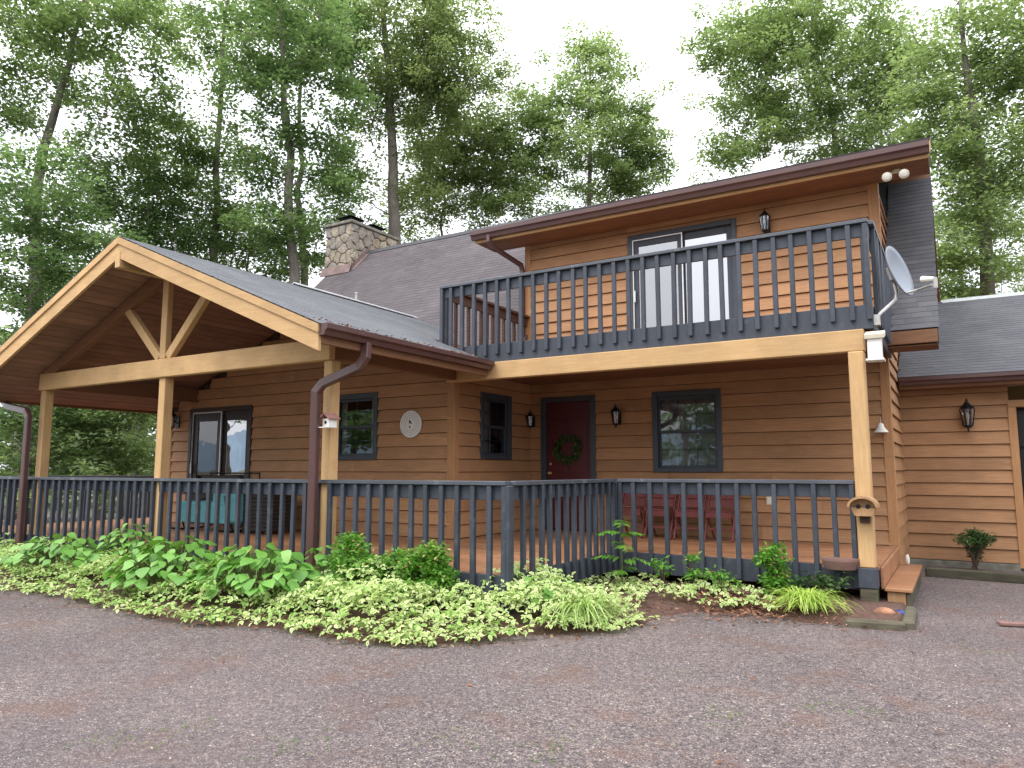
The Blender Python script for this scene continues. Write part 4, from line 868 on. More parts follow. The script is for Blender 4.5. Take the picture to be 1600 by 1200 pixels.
# ---- four folding chairs
def chair(x, y, lab):
    ch = empty('folding_chair', (x, y, ZF), lab, 'chair', 'red folding chairs under the window'); w = .20; z = ZF
    for s in (-1, 1):
        build('leg', MB().bar((x + s * w, y + .20, z + .86), (x + s * w, y - .22, z + .006), .022, .04, (0, 1, 0)), M['redwood'], ch)
        build('leg', MB().bar((x + s * (w - .03), y - .20, z + .44), (x + s * (w - .03), y + .20, z + .006), .022, .04, (0, 1, 0)), M['redwood'], ch)
    build('seat', MB().cbox(x - w + .015, x + w - .015, y - .21, y + .10, z + .425, z + .45, .006), M['redwood'], ch)
    for i in range(3): build('back_slat', MB().obox((x, y + .165 - i * .063, z + .79 - i * .128), (1, 0, 0), (0, .44, .9), (0, -.9, .44), w - .02, .064, .008, .003), M['redwood'], ch)
    build('seat_apron', MB().cbox(x - w + .015, x + w - .015, y - .205, y - .185, z + .34, z + .422, .004), M['redwood'], ch)
    build('stretcher', MB().cbox(x - w + .01, x + w - .01, y - .155, y - .125, z + .16, z + .19, .004), M['redwood'], ch)
    build('stretcher', MB().cbox(x - w + .04, x + w - .04, y + .11, y + .135, z + .14, z + .165, .004), M['redwood'], ch)
for i, lab in enumerate(('leftmost of the four red folding chairs under the window', 'second red folding chair from the left under the window', 'third red folding chair from the left under the window', 'rightmost of the four red folding chairs under the window')):
    chair(-4.42 + i * .46, 10.98, lab)
# ---- glider seat and wicker table on the porch
gl = empty('glider_bench', (-11.5, 8.35, ZF), 'teal cushioned metal glider bench on the left porch', 'bench')
gx0, gx1, gy = -11.68, -10.30, 8.30
build('seat_cushion', MB().cbox(gx0 + .06, gx1 - .05, gy - .28, gy + .26, ZF + .36, ZF + .50, .03), M['teal'], gl)
build('front_skirt', MB().cbox(gx0 + .05, gx1 - .04, gy - .30, gy - .282, ZF + .16, ZF + .44, .008), M['teal'], gl)
build('back_cushion', MB().obox((-11.25, gy + .27, ZF + .72), (1, 0, 0), (0, .97, -.22), (0, .22, .97), .52, .06, .22, .025), M['wicker'], gl)
build('end_cushion', MB().obox((gx1 - .13, gy + .0, ZF + .50), (1, 0, 0), (0, 1, 0), (0, 0, 1), .33, .26, .34, .04), M['teal'], gl)
build('back_rail', MB().tube([(gx0 + .02, gy + .34, ZF + .2), (gx0 + .02, gy + .38, ZF + .98), (gx1 - .05, gy + .38, ZF + .98), (gx1 - .05, gy + .34, ZF + .2)], .016, 6), M['black'], gl)
for x in (gx0 + .05, gx1 - .06):
    build('runner', MB().tube([(x, gy - .42, ZF + .05), (x, gy - .15, ZF + .02), (x, gy + .15, ZF + .02), (x, gy + .42, ZF + .05)], .016, 6), M['black'], gl)
    build('leg', MB().tube([(x, gy - .25, ZF + .36), (x, gy - .12, ZF + .02)], .014, 6), M['black'], gl); build('leg', MB().tube([(x, gy + .25, ZF + .36), (x, gy + .12, ZF + .02)], .014, 6), M['black'], gl)
    build('arm_rest', MB().tube([(x, gy - .27, ZF + .36), (x, gy - .30, ZF + .60), (x, gy - .1, ZF + .64), (x, gy + .37, ZF + .64)], .015, 6), M['black'], gl)
wt = empty('wicker_table', (-9.95, 8.45, ZF), 'dark wicker storage table with pale glass top on the porch', 'table')
for i in range(9): build('woven_band', MB().cbox(-10.14, -9.52, 8.16, 8.74, ZF + .06 + i * .065, ZF + .12 + i * .065, .006), M['wicker'], wt)
build('table_top', MB().cbox(-10.18, -9.48, 8.12, 8.78, ZF + .655, ZF + .685, .006), M['galv'], wt)
for (x, y) in ((-10.10, 8.2), (-9.56, 8.2), (-10.10, 8.7), (-9.56, 8.7)): build('foot', MB().cbox(x - .025, x + .025, y - .025, y + .025, ZF, ZF + .055, .004), M['wicker'], wt)

# ---- bits on the ground
def tie(x0, y0, x1, y1, z, lab, h=.12):
    build('landscape_timber', MB().bar((x0, y0, z), (x1, y1, z), .11, h, (0, 0, 1), .02), M['tie'], label=lab, cat='timber', group='old landscape timbers edging the beds')
tie(-1.02, 7.80, -.52, 7.87, .005, 'weathered timber edging the bed in front of the right post'); tie(-.50, 7.92, -.52, 8.84, .005, 'short weathered timber running back to the step')
tie(-.50, 12.05, 1.6, 11.85, .04, 'long weathered timber edging the strip before the garage wall', .14)
def lump(name, c, r, mat, lab, cat, seed, sq=(1, 1, .6)):
    q = random.Random(seed); mb_ = MB(); pr = []; nl_, nu = 7, 10; P_ = []
    for i in range(nl_ + 1):
        th = math.pi * i / nl_
        for j in range(nu): a = 2 * math.pi * j / nu; k_ = 1 + q.uniform(-.16, .16); P_.append((c[0] + r * sq[0] * k_ * math.sin(th) * math.cos(a), c[1] + r * sq[1] * k_ * math.sin(th) * math.sin(a), c[2] + r * sq[2] * (1 - math.cos(th) * k_)))
    mb_.add(P_, [(i * nu + j, i * nu + (j + 1) % nu, (i + 1) * nu + (j + 1) % nu, (i + 1) * nu + j) for i in range(nl_) for j in range(nu)]); return build(name, mb_, M[mat], smooth=True, label=lab, cat=cat)
lump('clay_rock', (-.73, 8.30, .0), .075, 'orange', 'orange clay coloured rock at the foot of the step', 'rock', 3, (1.3, .9, .75))
lump('glazed_shard', (-.60, 8.42, .01), .045, 'blue', 'small dark blue glazed piece beside the orange rock', 'shard', 5, (1.3, .7, .8))
lump('garden_figure', (-.66, 11.15, .222), .036, 'lampglass', 'small white figurine on the step by the house corner', 'figurine', 9, (.8, .8, 1.9))
lump('stone_block', (.95, 12.2, .0), .16, 'concrete', 'flat pale stone by the garage jamb', 'stone', 11, (1.2, .8, .35))
bp = empty('bark_piece', (.40, 8.55, 0), 'reddish brown piece of bark lying on the drive', 'bark')
build('slab', MB().obox((.42, 8.56, .022), (.97, .22, 0), (-.22, .97, 0), (0, 0, 1), .20, .035, .018, .012), M['terra'], bp); build('splinter', MB().obox((.30, 8.60, .02), (.9, -.4, .05), (.4, .9, 0), (0, 0, 1), .10, .018, .012, .006), M['terra'], bp)

# ================================================================== TREES
def tree(name, label, D, path, r0, blobs, lm, bark='bark', leaf=.155, nl=105, rc=.36, dn=2.1, seed=1, group='trees behind the house', world=False, flat=.55, tilt=.55):
    r = np.random.RandomState(seed); cv = (lambda p: np.array(p, float)) if world else (lambda p: at(p[0], p[1], D))
    pts = [cv(p) for p in path]; base = pts[0].copy(); base[2] = -.06
    if pts[0][2] > .3: pts = [base] + pts
    n_ = 14; seg = []
    for i in range(len(pts) - 1):
        m_ = max(2, int(np.linalg.norm(pts[i + 1] - pts[i]) / .9))
        for t in range(m_): seg.append(pts[i] + (pts[i + 1] - pts[i]) * t / m_ + (r.normal(0, .05, 3) * (1, 1, 0) if (i or t) else 0))
    seg.append(pts[-1]); seg = np.array(seg); H_ = len(seg); rad = r0 * 1.12 * (1 - np.linspace(0, .86, H_) ** 1.1); rad[0] *= 1.35
    mb = MB(); mb.tube(seg, list(rad), 9)
    C0 = []
    for (px, py, rx, ry, *k) in blobs:
        c_ = cv((px, py)) if not world else np.array((px, py, k[0])); s = D / FPX if not world else 1
        a, b = rx * s * (1.12 if not world else 1), ry * s * (1.12 if not world else 1); kk = (k[0] if k else 1.0) if not world else 1.0; m_ = max(4, int(dn * (.93 if not world else 1) * kk * a * b / rc ** 2))
        u = r.normal(0, 1, (m_, 3)); u /= np.linalg.norm(u, axis=1, keepdims=True); u *= (r.uniform(0, 1, (m_, 1)) ** .42) * np.where(r.uniform(0, 1, (m_, 1)) < .22, r.uniform(1.0, 1.5, (m_, 1)), 1.0)
        C0.append(c_ + u * (a, a, b))
    C0 = np.concatenate(C0); C0 = C0[C0[:, 2] > .4]
    nodes = [tuple(p) for p in seg[2:]]; nr_ = list(rad[2:]); dist = np.linalg.norm(C0[:, None] - np.array(nodes)[None], axis=-1).min(1)
    for i in np.argsort(dist):
        c_ = C0[i]; A_ = np.array(nodes); dv = c_ - A_; L_ = np.linalg.norm(dv, axis=1); cost = L_ + 1.5 * np.maximum(0, A_[:, 2] - c_[2] + .25 * L_); j = int(np.argmin(cost)); L = L_[j]
        if L < .15: continue
        p0 = A_[j]; r1 = min(nr_[j] * .75, .015 * L + .016); mid = p0 + (c_ - p0) * .5 + np.array((0, 0, -.06 * L if c_[2] > p0[2] else .1 * L)) + r.normal(0, .06 * L, 3)
        mb.tube([p0, mid, c_], [r1, r1 * .7, .006], 5, False); nodes += [tuple(mid), tuple(c_)]; nr_ += [r1 * .7, max(.02, r1 * .45)]
    t_ = empty(name, (seg[0][0], seg[0][1], 0), label, 'tree', group)
    build('trunk', mb, M[bark], t_, smooth=True)
    V, F, A = leaves(C0, rc * r.uniform(.7, 1.25, len(C0)), nl, leaf, seed + 50, flat, tilt); V[:, 2] = np.maximum(V[:, 2], .02); fast('crown', V, F, LV[lm], t_, attr=A)
    return len(A) // 4
NL = 0
NL += tree('maple_tree', 'leaning grey trunked tree at the far left with spreading branches', 23, [(50, 520), (58, 300), (72, 230), (95, 140), (115, 60), (140, -40)], .26, [(30, 50, 100, 70), (165, 60, 80, 60, .8), (215, 165, 70, 55), (20, 165, 60, 60), (120, 150, 80, 30, .7), (165, 230, 70, 40), (60, -20, 160, 60), (240, 60, 60, 50, .8)], 'mid', seed=1)
NL += tree('maple_tree', 'slender pale trunked tree rising above the porch gable', 26, [(338, 500), (336, 380), (338, 260), (346, 130), (352, 30), (356, -40)], .20, [(340, 10, 110, 50), (290, 70, 50, 40, .8), (385, 110, 50, 50, .8), (300, 230, 60, 40), (360, 240, 60, 40), (310, 310, 70, 50), (360, 340, 60, 40), (250, 280, 60, 60)], 'mid', 'bark_pale', seed=2)
NL += tree('oak_tree', 'tall tree with dark trunk left of the stone chimney', 23, [(462, 520), (458, 420), (452, 300), (447, 180), (445, 80), (440, -40)], .24, [(440, 30, 110, 80), (495, 120, 80, 70), (400, 130, 50, 50), (500, 220, 60, 40), (415, 240, 50, 50), (520, 300, 40, 50), (420, 330, 50, 60), (470, 370, 60, 40)], 'deep', seed=3)
NL += tree('oak_tree', 'thinner twin trunk tree just behind the dark trunked tree', 27, [(478, 520), (472, 420), (468, 260), (470, 120), (478, 10)], .2, [(480, 40, 80, 70), (530, 60, 60, 60), (545, 270, 40, 50, .7), (505, 330, 50, 50, .8)], 'mid', seed=4)
NL += tree('tulip_tree', 'tall thick trunked tree rising behind the stone chimney', 28, [(620, 520), (617, 380), (612, 260), (606, 120), (600, 20), (595, -50)], .36, [(600, 10, 110, 50), (700, 40, 90, 50), (650, 90, 80, 40), (735, 100, 60, 50, .8), (570, 140, 50, 40), (640, 160, 60, 40), (570, 210, 40, 40, .7), (560, 280, 36, 30, .7), (660, 130, 80, 50), (720, 150, 60, 50), (665, 230, 40, 40, .8), (660, 300, 36, 40, .8)], 'olive', seed=5)
NL += tree('young_tree', 'small olive green tree behind the main roof ridge', 31, [(692, 520), (692, 350), (694, 280), (690, 200)], .13, [(700, 190, 70, 40), (740, 230, 60, 40), (680, 260, 60, 40, .8), (670, 320, 70, 35), (745, 300, 50, 40, .8), (780, 190, 40, 40, .8), (720, 260, 70, 50), (760, 260, 50, 50), (640, 350, 50, 25)], 'olive', 'bark_pale', seed=6)
NL += tree('sourwood_tree', 'full light green conical tree behind the dormer', 30, [(920, 520), (922, 300), (922, 180), (922, 80)], .2, [(920, 85, 38, 40), (935, 140, 70, 45), (910, 200, 95, 45), (985, 215, 50, 40), (890, 265, 100, 42), (985, 270, 62, 40), (800, 290, 45, 50), (835, 230, 40, 40), (770, 330, 40, 25), (1010, 230, 30, 40), (860, 170, 50, 40), (960, 310, 60, 25), (850, 320, 60, 25)], 'light', seed=7, dn=2.4)
NL += tree('hickory_tree', 'broad light green tree rising above the right end of the dormer', 27, [(1318, 520), (1312, 260), (1300, 180), (1285, 90), (1275, 0)], .24, [(1250, 20, 130, 50), (1150, 70, 60, 40, .9), (1330, 70, 90, 60), (1240, 110, 110, 50), (1330, 160, 90, 50), (1220, 190, 90, 45), (1160, 240, 60, 35), (1330, 230, 90, 50), (1390, 120, 50, 60), (1110, 90, 30, 30, .7), (1200, 60, 70, 50), (1400, 230, 40, 60), (1180, 160, 60, 40)], 'light', seed=8, dn=2.4)
NL += tree('beech_tree', 'large tree at the right edge spreading over the garage roof', 19, [(1545, 560), (1540, 400), (1530, 250), (1510, 120), (1500, 0)], .24, [(1560, 20, 90, 60), (1480, 60, 60, 40, .8), (1545, 110, 80, 50), (1600, 180, 70, 60), (1490, 180, 60, 40), (1540, 250, 70, 50), (1500, 330, 50, 50), (1590, 300, 50, 50), (1510, 420, 50, 45), (1580, 420, 60, 30, .6), (1480, 250, 40, 50), (1440, 120, 40, 60), (1560, 360, 60, 50), (1470, 400, 40, 50), (1600, 90, 60, 60), (1450, 190, 40, 50), (1500, 470, 60, 30)], 'light', seed=9, dn=2.4, leaf=.135, rc=.34)
NL += tree('beech_tree', 'paler tree far behind the garage roof', 34, [(1500, 520), (1500, 400), (1490, 300)], .16, [(1500, 420, 60, 40), (1600, 440, 40, 30, .6), (1480, 350, 50, 40), (1560, 330, 60, 50), (1540, 240, 60, 50)], 'mid', seed=10, dn=2.0)
U = 'understory trees beside the porch'
NL += tree('understory_tree', 'dense dark leafy tree filling the left edge behind the porch', 20, [(45, 720), (45, 560), (50, 420)], .13, [(40, 310, 110, 70), (30, 430, 80, 70), (20, 560, 70, 60), (40, 690, 90, 60), (120, 380, 80, 60)], 'deep', seed=11, group=U, dn=2.4)
NL += tree('understory_tree', 'dark low tree showing between the left porch posts', 21, [(160, 760), (158, 680), (150, 600)], .12, [(140, 620, 90, 40), (200, 660, 70, 40), (110, 700, 80, 40), (190, 730, 90, 40), (230, 600, 50, 40), (110, 770, 120, 30), (70, 640, 60, 50), (170, 680, 60, 50)], 'light', seed=12, group=U, dn=2.6)
NL += tree('understory_tree', 'dark leafy tree directly behind the porch gable', 25, [(215, 560), (210, 430), (205, 340)], .13, [(170, 330, 90, 60), (240, 340, 70, 60), (200, 420, 90, 60), (290, 390, 60, 50), (120, 470, 80, 50)], 'deep', seed=13, group=U, dn=2.4)
NL += tree('understory_tree', 'bushy tree between the porch ridge and the chimney', 27, [(390, 560), (388, 420), (390, 360)], .11, [(390, 380, 70, 50), (330, 400, 50, 40), (480, 400, 50, 40), (430, 430, 60, 40), (550, 330, 30, 30, .6)], 'mid', seed=14, group=U)
NL += tree('understory_tree', 'low shaded tree in the far background left of the porch', 32, [(90, 760), (90, 640), (90, 560)], .12, [(60, 580, 110, 60), (180, 590, 90, 50), (60, 700, 110, 60), (200, 700, 90, 60), (20, 770, 80, 40), (120, 640, 120, 60)], 'mid', seed=15, group=U, dn=2.2, leaf=.22)
NL += tree('roadside_tree', 'loose limbed tree across the drive mirrored in the porch sliding door', 1, [(-27, -2.5, 0), (-27, -2.4, 4), (-26.8, -2.2, 8)], .16, [(-26, -2, 2.2, 1.2, 6.4), (-28, -3, 1.8, .9, 4.9), (-25.2, -2.4, 1.6, .7, 4.2), (-27.5, -2, 1.8, 1.0, 8.0)], 'deep', seed=16, group='trees across the drive', world=True, dn=1.2)
G2 = 'trees across the drive'  # the last four trees are unseen, added to block low sky light
for i, (tx, ty, th, lab) in enumerate(((-13, -17, 8.5, 'rounded tree across the drive mirrored in the window under the balcony'), (-22.5, -5.5, 7.5, 'broad tree across the drive mirrored in the wing window'), (-5, -20, 9, 'tall unseen tree added across the drive behind the viewer'), (4, -19, 9.5, 'wide unseen tree added across the drive behind the viewer to the right'), (13, -14, 9, 'bushy unseen tree added at the far end of the drive'), (21, -5, 9, 'dense unseen tree added beyond the garage end of the drive'))):
    q_ = random.Random(i + 90); NL += tree('roadside_tree', lab, 1, [(tx, ty, 0), (tx, ty, th * .5), (tx + .3, ty, th * .85)], .17, [(tx + q_.uniform(-2.6, 2.6), ty + q_.uniform(-1.5, 1.5), q_.uniform(1.8, 2.6), q_.uniform(1.3, 1.9), th * z) for z in (.2, .3, .42, .52, .62, .74, .82)], 'deep', seed=100 + i, group=G2, world=True, dn=1.0, leaf=.34, nl=70, rc=.6)
print('leaves', NL)

# ================================================================== FLOWER BED
outer = [(-15.5, 5.3), (-13.5, 4.95), (-11.6, 4.75), (-10.17, 4.62), (-9.02, 4.78), (-8.03, 4.68), (-7.12, 4.62), (-6.3, 4.66), (-5.72, 4.92), (-5.02, 4.90), (-4.51, 4.86), (-4.05, 4.98), (-3.72, 5.27), (-3.47, 5.70), (-3.19, 6.02), (-2.80, 6.42), (-2.66, 6.92), (-2.66, 7.4), (-2.40, 7.85), (-1.95, 8.1), (-1.48, 7.74), (-.98, 7.80), (-.52, 7.87)]
inner = [(-.52, 9.2), (-3.6, 9.2), (-3.95, 9.0), (-4.1, 6.6), (-15.5, 6.6)]
poly = np.array(outer + inner)
def inside(p):
    x, y = p; r = False; j = len(poly) - 1
    for i in range(len(poly)):
        if (poly[i][1] > y) != (poly[j][1] > y) and x < (poly[j][0] - poly[i][0]) * (y - poly[i][1]) / (poly[j][1] - poly[i][1]) + poly[i][0]: r = not r
        j = i
    return r
ed = []
for a, b in zip(outer, outer[1:]):
    for t in np.linspace(0, 1, 12): ed.append((a[0] + (b[0] - a[0]) * t, a[1] + (b[1] - a[1]) * t))
ed = np.array(ed)
def edist(x, y): return float(np.sqrt(((ed - (x, y)) ** 2).sum(1)).min())
def soil_h(x, y): return .10 * (1 - math.exp(-edist(x, y) / .25)) + .012
# soil: a fan grid clipped to the bed
q = .07; SV = []; SF = []; idx = {}
for i in range(int(15.2 / q)):
    for j in range(int(4.8 / q)):
        x, y = -15.5 + i * q, 4.55 + j * q
        if inside((x + q / 2, y + q / 2)):
            f = []
            for (dx, dy) in ((0, 0), (1, 0), (1, 1), (0, 1)):
                key = (i + dx, j + dy)
                if key not in idx:
                    xx, yy = -15.5 + key[0] * q, 4.55 + key[1] * q; idx[key] = len(SV); SV.append((xx, yy, (soil_h(xx, yy) - .012) * min(1, edist(xx, yy) / .12) - .02 if inside((xx, yy)) else -.05))
                f.append(idx[key])
            SF.append(f)
fast('bed_soil', SV, SF, M['soil'], kind='structure', label='brown soil of the planting bed along the porch', cat='soil', smooth=True)
# variegated ground cover
r = np.random.RandomState(21); pos = []
def cover(x, y):
    if x > -2.9 and y > 6.9: return .30 if y > 7.75 and x < -1.75 else 0.0
    if y > 6.9: return .22
    if x < -3.9 and y > 6.05: return .3
    if x < -6.2: return .62
    return 1.0
while len(pos) < 6800:
    x, y = r.uniform(-13.5, -1.7), r.uniform(4.6, 8.6)
    if not inside((x, y)) or r.uniform() > cover(x, y): continue
    e = edist(x, y); h = (.08 + (.28 if x < -4.2 else .27) * (1 - math.exp(-e / .28))) * (1 + .25 * math.sin(x * 3.1 + y * 2) + .15 * math.sin(x * 7.3 - y * 4))
    if x < -6.2: h *= .85
    if y > 6.9: h = .16
    if e < .22 and r.uniform() < .6: y -= r.uniform(0, .14); x += r.uniform(0, .12) if y > 5.2 else 0; h *= .6
    pos.append((x + r.normal(0, .02), y + r.normal(0, .02), max(.05, soil_h(x, y) * .4 + h * r.uniform(.55, 1.08))))
pos = np.array(pos); VL = []; FL = []; CL = []
outl = np.array([(0, 0), (.3, .30), (.65, .26), (1, 0), (.65, -.26), (.3, -.30)]); cen = np.array((.47, 0)); inl = cen + (outl - cen) * .60
n0 = 0
for p in pos:
    k = r.randint(3, 6); a0 = r.uniform(0, 6.28); up = np.array((r.normal(0, .25), r.normal(-.25, .25), 1.0)); up /= np.linalg.norm(up); dull = r.uniform() < (.75 if p[0] < -6 else .35 if p[0] < -4.6 else .2)
    for t in range(k):
        a = a0 + 6.283 * t / k + r.normal(0, .2); d = np.array((math.cos(a), math.sin(a), -.25 + r.normal(0, .2))); nn = up + r.normal(0, .25, 3); d = d - nn * (d @ nn) / (nn @ nn); d /= np.linalg.norm(d); s = np.cross(nn, d); s /= np.linalg.norm(s); nn = np.cross(d, s); l = r.uniform(.032, .066)
        o2 = np.concatenate([outl, inl]); z = -.25 * (o2[:, 0] ** 2) + .22 * np.abs(o2[:, 1])
        VL.append(p + d * .008 + l * (o2[:, :1] * d + o2[:, 1:] * s + z[:, None] * nn))
        FL += [[n0 + i, n0 + (i + 1) % 6, n0 + 6 + (i + 1) % 6, n0 + 6 + i] for i in range(6)] + [[n0 + 6, n0 + 7, n0 + 10, n0 + 11], [n0 + 7, n0 + 8, n0 + 9, n0 + 10]]
        b = r.uniform(-.08, .08); rim = .70 + b * 2 if not dull else .42 + b * 2; CL += [rim] * 6 + [.33 + b * 2.5] * 2; n0 += 12
gc = fast('ground_cover', np.concatenate(VL), FL, LV['variegated'], kind='stuff', label='variegated cream and green ground cover filling the bed', cat='ground cover', fcol=CL)
# broad leaved plants
def leafproto(seed, wid):
    q_ = random.Random(seed); P_ = []; rows = [(0, .02), (.12, .30), (.32, .46), (.58, .40), (.82, .20), (1.0, .0)]
    for (t, w) in rows:
        z = -.30 * t * t; jj = q_.uniform(-.015, .015)
        P_ += [(t, w * wid + jj, z + .10 * w - .02), (t, 0, z - .0), (t, -w * wid + jj, z + .10 * w - .02)]
    F_ = []
    for i in range(len(rows) - 1):
        b = 3 * i; F_ += [(b, b + 3, b + 4, b + 1), (b + 1, b + 4, b + 5, b + 2)]
    me = bpy.data.meshes.new('broad_leaf'); me.from_pydata(P_, [], F_); me.materials.append(M['broad']); me.polygons.foreach_set('use_smooth', [True] * len(F_)); me.update(); return me
LP = [leafproto(i, w) for i, w in enumerate((.9, 1.05, .78))]
def broad(name, label, cx, cy, rad, h, n_, seed, ls=.19):
    q_ = random.Random(seed); z0 = soil_h(cx, cy); b_ = empty(name, (cx, cy, z0), label, 'plant', 'broad leaved plants along the porch'); ms = MB()
    for i in range(n_):
        f = math.sqrt(q_.uniform(.02, 1)); a = q_.uniform(0, 6.283); tx, ty = cx + rad * f * math.cos(a), cy + rad * .62 * f * math.sin(a); tz = z0 + h * (1 - .62 * f * f) * q_.uniform(.62, 1.05) + .03
        ms.tube([(cx + (tx - cx) * .25, cy + (ty - cy) * .25, z0 - .02), (cx + (tx - cx) * .6, cy + (ty - cy) * .6, (z0 + tz) / 2 + .05), (tx, ty, tz)], .004, 4, False)
        o = bpy.data.objects.new('leaf', LP[q_.randrange(3)]); COL.objects.link(o); o.name = 'leaf'; place(o, (tx, ty, tz), b_)
        yaw = a * 1.0 + q_.gauss(0, .5); s = ls * q_.uniform(.65, 1.2); o.scale = (s, s, s); o.rotation_euler = (q_.gauss(0, .25), q_.gauss(.18 + .25 * f, .2), yaw)
    build('stems', ms, M['stem'], b_)
broad('broad_leaf_plant', 'leafy green plant at the left end of the bed', -10.3, 5.45, .9, .50, 150, 1, .125)
broad('broad_leaf_plant', 'narrow green clump against the railing near the left downspout', -9.6, 5.95, .6, .62, 110, 2, .105)
broad('broad_leaf_plant', 'big leaved green plant in front of the middle porch post', -7.75, 5.35, .88, .56, 240, 3, .138)
broad('broad_leaf_plant', 'big leaved green plant left of the brown downspout', -6.45, 5.42, .80, .55, 220, 4, .145)
broad('broad_leaf_plant', 'small light green plant right beside the brown downspout', -5.93, 5.85, .28, .56, 44, 5, .11)
broad('broad_leaf_plant', 'low green weed at the deck corner post', -3.62, 6.35, .22, .34, 22, 6, .10)
# fine leaved shrubs
def shrub(name, label, cx, cy, blobs, lm, leaf, nl, rc, seed, cat='shrub', z0=None, stemr=.006, group='small shrubs and weeds in the bed', dens=1.0, tilt=.7):
    r_ = np.random.RandomState(seed); z0 = soil_h(cx, cy) if z0 is None else z0; C0 = []
    for (dx, dy, dz, a, b, m_) in blobs:
        u = r_.normal(0, 1, (m_, 3)); u /= np.linalg.norm(u, axis=1, keepdims=True); u *= r_.uniform(0, 1, (m_, 1)) ** .4; C0.append(np.array((cx + dx, cy + dy, z0 + dz)) + u * (a, a, b))
    C0 = np.concatenate(C0); C0[:, 2] = np.maximum(C0[:, 2], z0 + .03); e_ = empty(name, (cx, cy, z0), label, cat, group); ms = MB()
    for c_ in C0: ms.tube([(cx + r_.normal(0, .02), cy + r_.normal(0, .02), z0 - .02), (cx + (c_[0] - cx) * .45, cy + (c_[1] - cy) * .45, z0 + (c_[2] - z0) * .6), c_], [stemr, stemr * .7, stemr * .3], 5, False)
    build('stems', ms, M['twig'], e_)
    V, F, A = leaves(C0, rc, nl, leaf, seed + 9, .8, tilt, -.1, .42, .25); V[:, 2] = np.maximum(V[:, 2], z0 - .01); fast('foliage', V, F, LV[lm], e_, attr=A)
shrub('nandina_shrub', 'bright green upright shrub right of the brown downspout', -5.42, 5.88, [(0, 0, .36, .28, .25, 52), (-.1, 0, .55, .14, .1, 12)], 'bush', .055, 60, .06, 31)
shrub('nandina_shrub', 'wide bright green shrub with bronze shoots below the railing', -4.72, 6.0, [(0, 0, .30, .36, .22, 64), (.14, 0, .52, .12, .12, 14), (-.28, 0, .34, .2, .17, 22)], 'bush', .055, 60, .06, 32)
shrub('fern_shrub', 'feathery bright green plant under the right railing', -1.80, 8.55, [(0, 0, .34, .15, .22, 26), (.03, .02, .12, .18, .1, 10)], 'bush', .065, 40, .055, 33)
shrub('weed_plant', 'dark green low weed near the right balcony post', -1.30, 8.66, [(0, 0, .16, .22, .10, 16), (-.18, -.05, .1, .1, .08, 6)], 'dark_small', .075, 14, .06, 34)
shrub('weed_plant', 'small pale weed standing before the right railing', -3.05, 8.45, [(0, 0, .22, .12, .12, 9)], 'bush', .06, 14, .05, 35)
shrub('weed_plant', 'thin weed with two tiers of leaves before the chairs', -2.72, 8.5, [(0, 0, .36, .07, .05, 5), (.06, 0, .18, .12, .08, 7)], 'bush', .065, 14, .045, 36)
shrub('weed_plant', 'small leafy weed left of the feathery plant', -2.35, 8.35, [(0, 0, .16, .18, .08, 12)], 'bush', .055, 16, .05, 37)
gs = 'shrubs by the garage'
shrub('garden_shrub', 'small rounded shrub on bare stems against the garage wall', .10, 13.0, [(0, 0, .43, .22, .12, 26), (0, 0, .2, .1, .1, 5)], 'dark_small', .055, 46, .06, 38, z0=.02, stemr=.010, group=gs)
# strap leaved clumps
def straps(name, label, cx, cy, rad, h, n_, mat, seed, wid=.011):
    r_ = np.random.RandomState(seed); z0 = soil_h(cx, cy); V_ = []; F_ = []; A_ = []; k = 7; n1 = 0
    for i in range(n_):
        a = r_.uniform(0, 6.283); L = rad * r_.uniform(.35, 1.2); hh = h * r_.uniform(.35, 1.15); s = np.array((-math.sin(a), math.cos(a), 0)); bx, by = cx + r_.normal(0, .06), cy + r_.normal(0, .06); lv = np.clip(r_.normal(.5, .25), 0, 1)
        cu = r_.normal(0, .12)
        for t in np.linspace(0, 1, k):
            x = L * t ** .9; z = hh * (1.9 * t - 1.05 * t * t * 1.75) if True else 0; w = wid * (1 - t ** 2.2) * .5 + .001; c_ = np.array((bx + math.cos(a + cu * t) * x, by + math.sin(a + cu * t) * x, z0 + max(z, -.05 + .02)))
            V_ += [c_ + s * w, c_ - s * w]; A_ += [lv, lv]
        F_ += [[n1 + 2 * j, n1 + 2 * j + 2, n1 + 2 * j + 3, n1 + 2 * j + 1] for j in range(k - 1)]; n1 += 2 * k
    e_ = empty(name, (cx, cy, z0), label, 'plant', 'strap leaved clumps in the bed'); V_ = np.array(V_); V_[:, 2] = np.maximum(V_[:, 2], .012); fast('blades', V_, F_, LV[mat], e_, attr=A_)
    build('root_crown', MB().lathe([(.06, -.03), (.07, .02), (.03, .06)], (cx, cy, z0), 8), M['stem'], e_)
straps('lily_clump', 'pale arching strap leaved clump near the deck corner', -3.12, 6.45, .46, .38, 300, 'lily_pale', 41)
straps('lily_clump', 'yellow green strap leaved clump near the right post', -1.42, 8.12, .42, .31, 360, 'lily', 42)
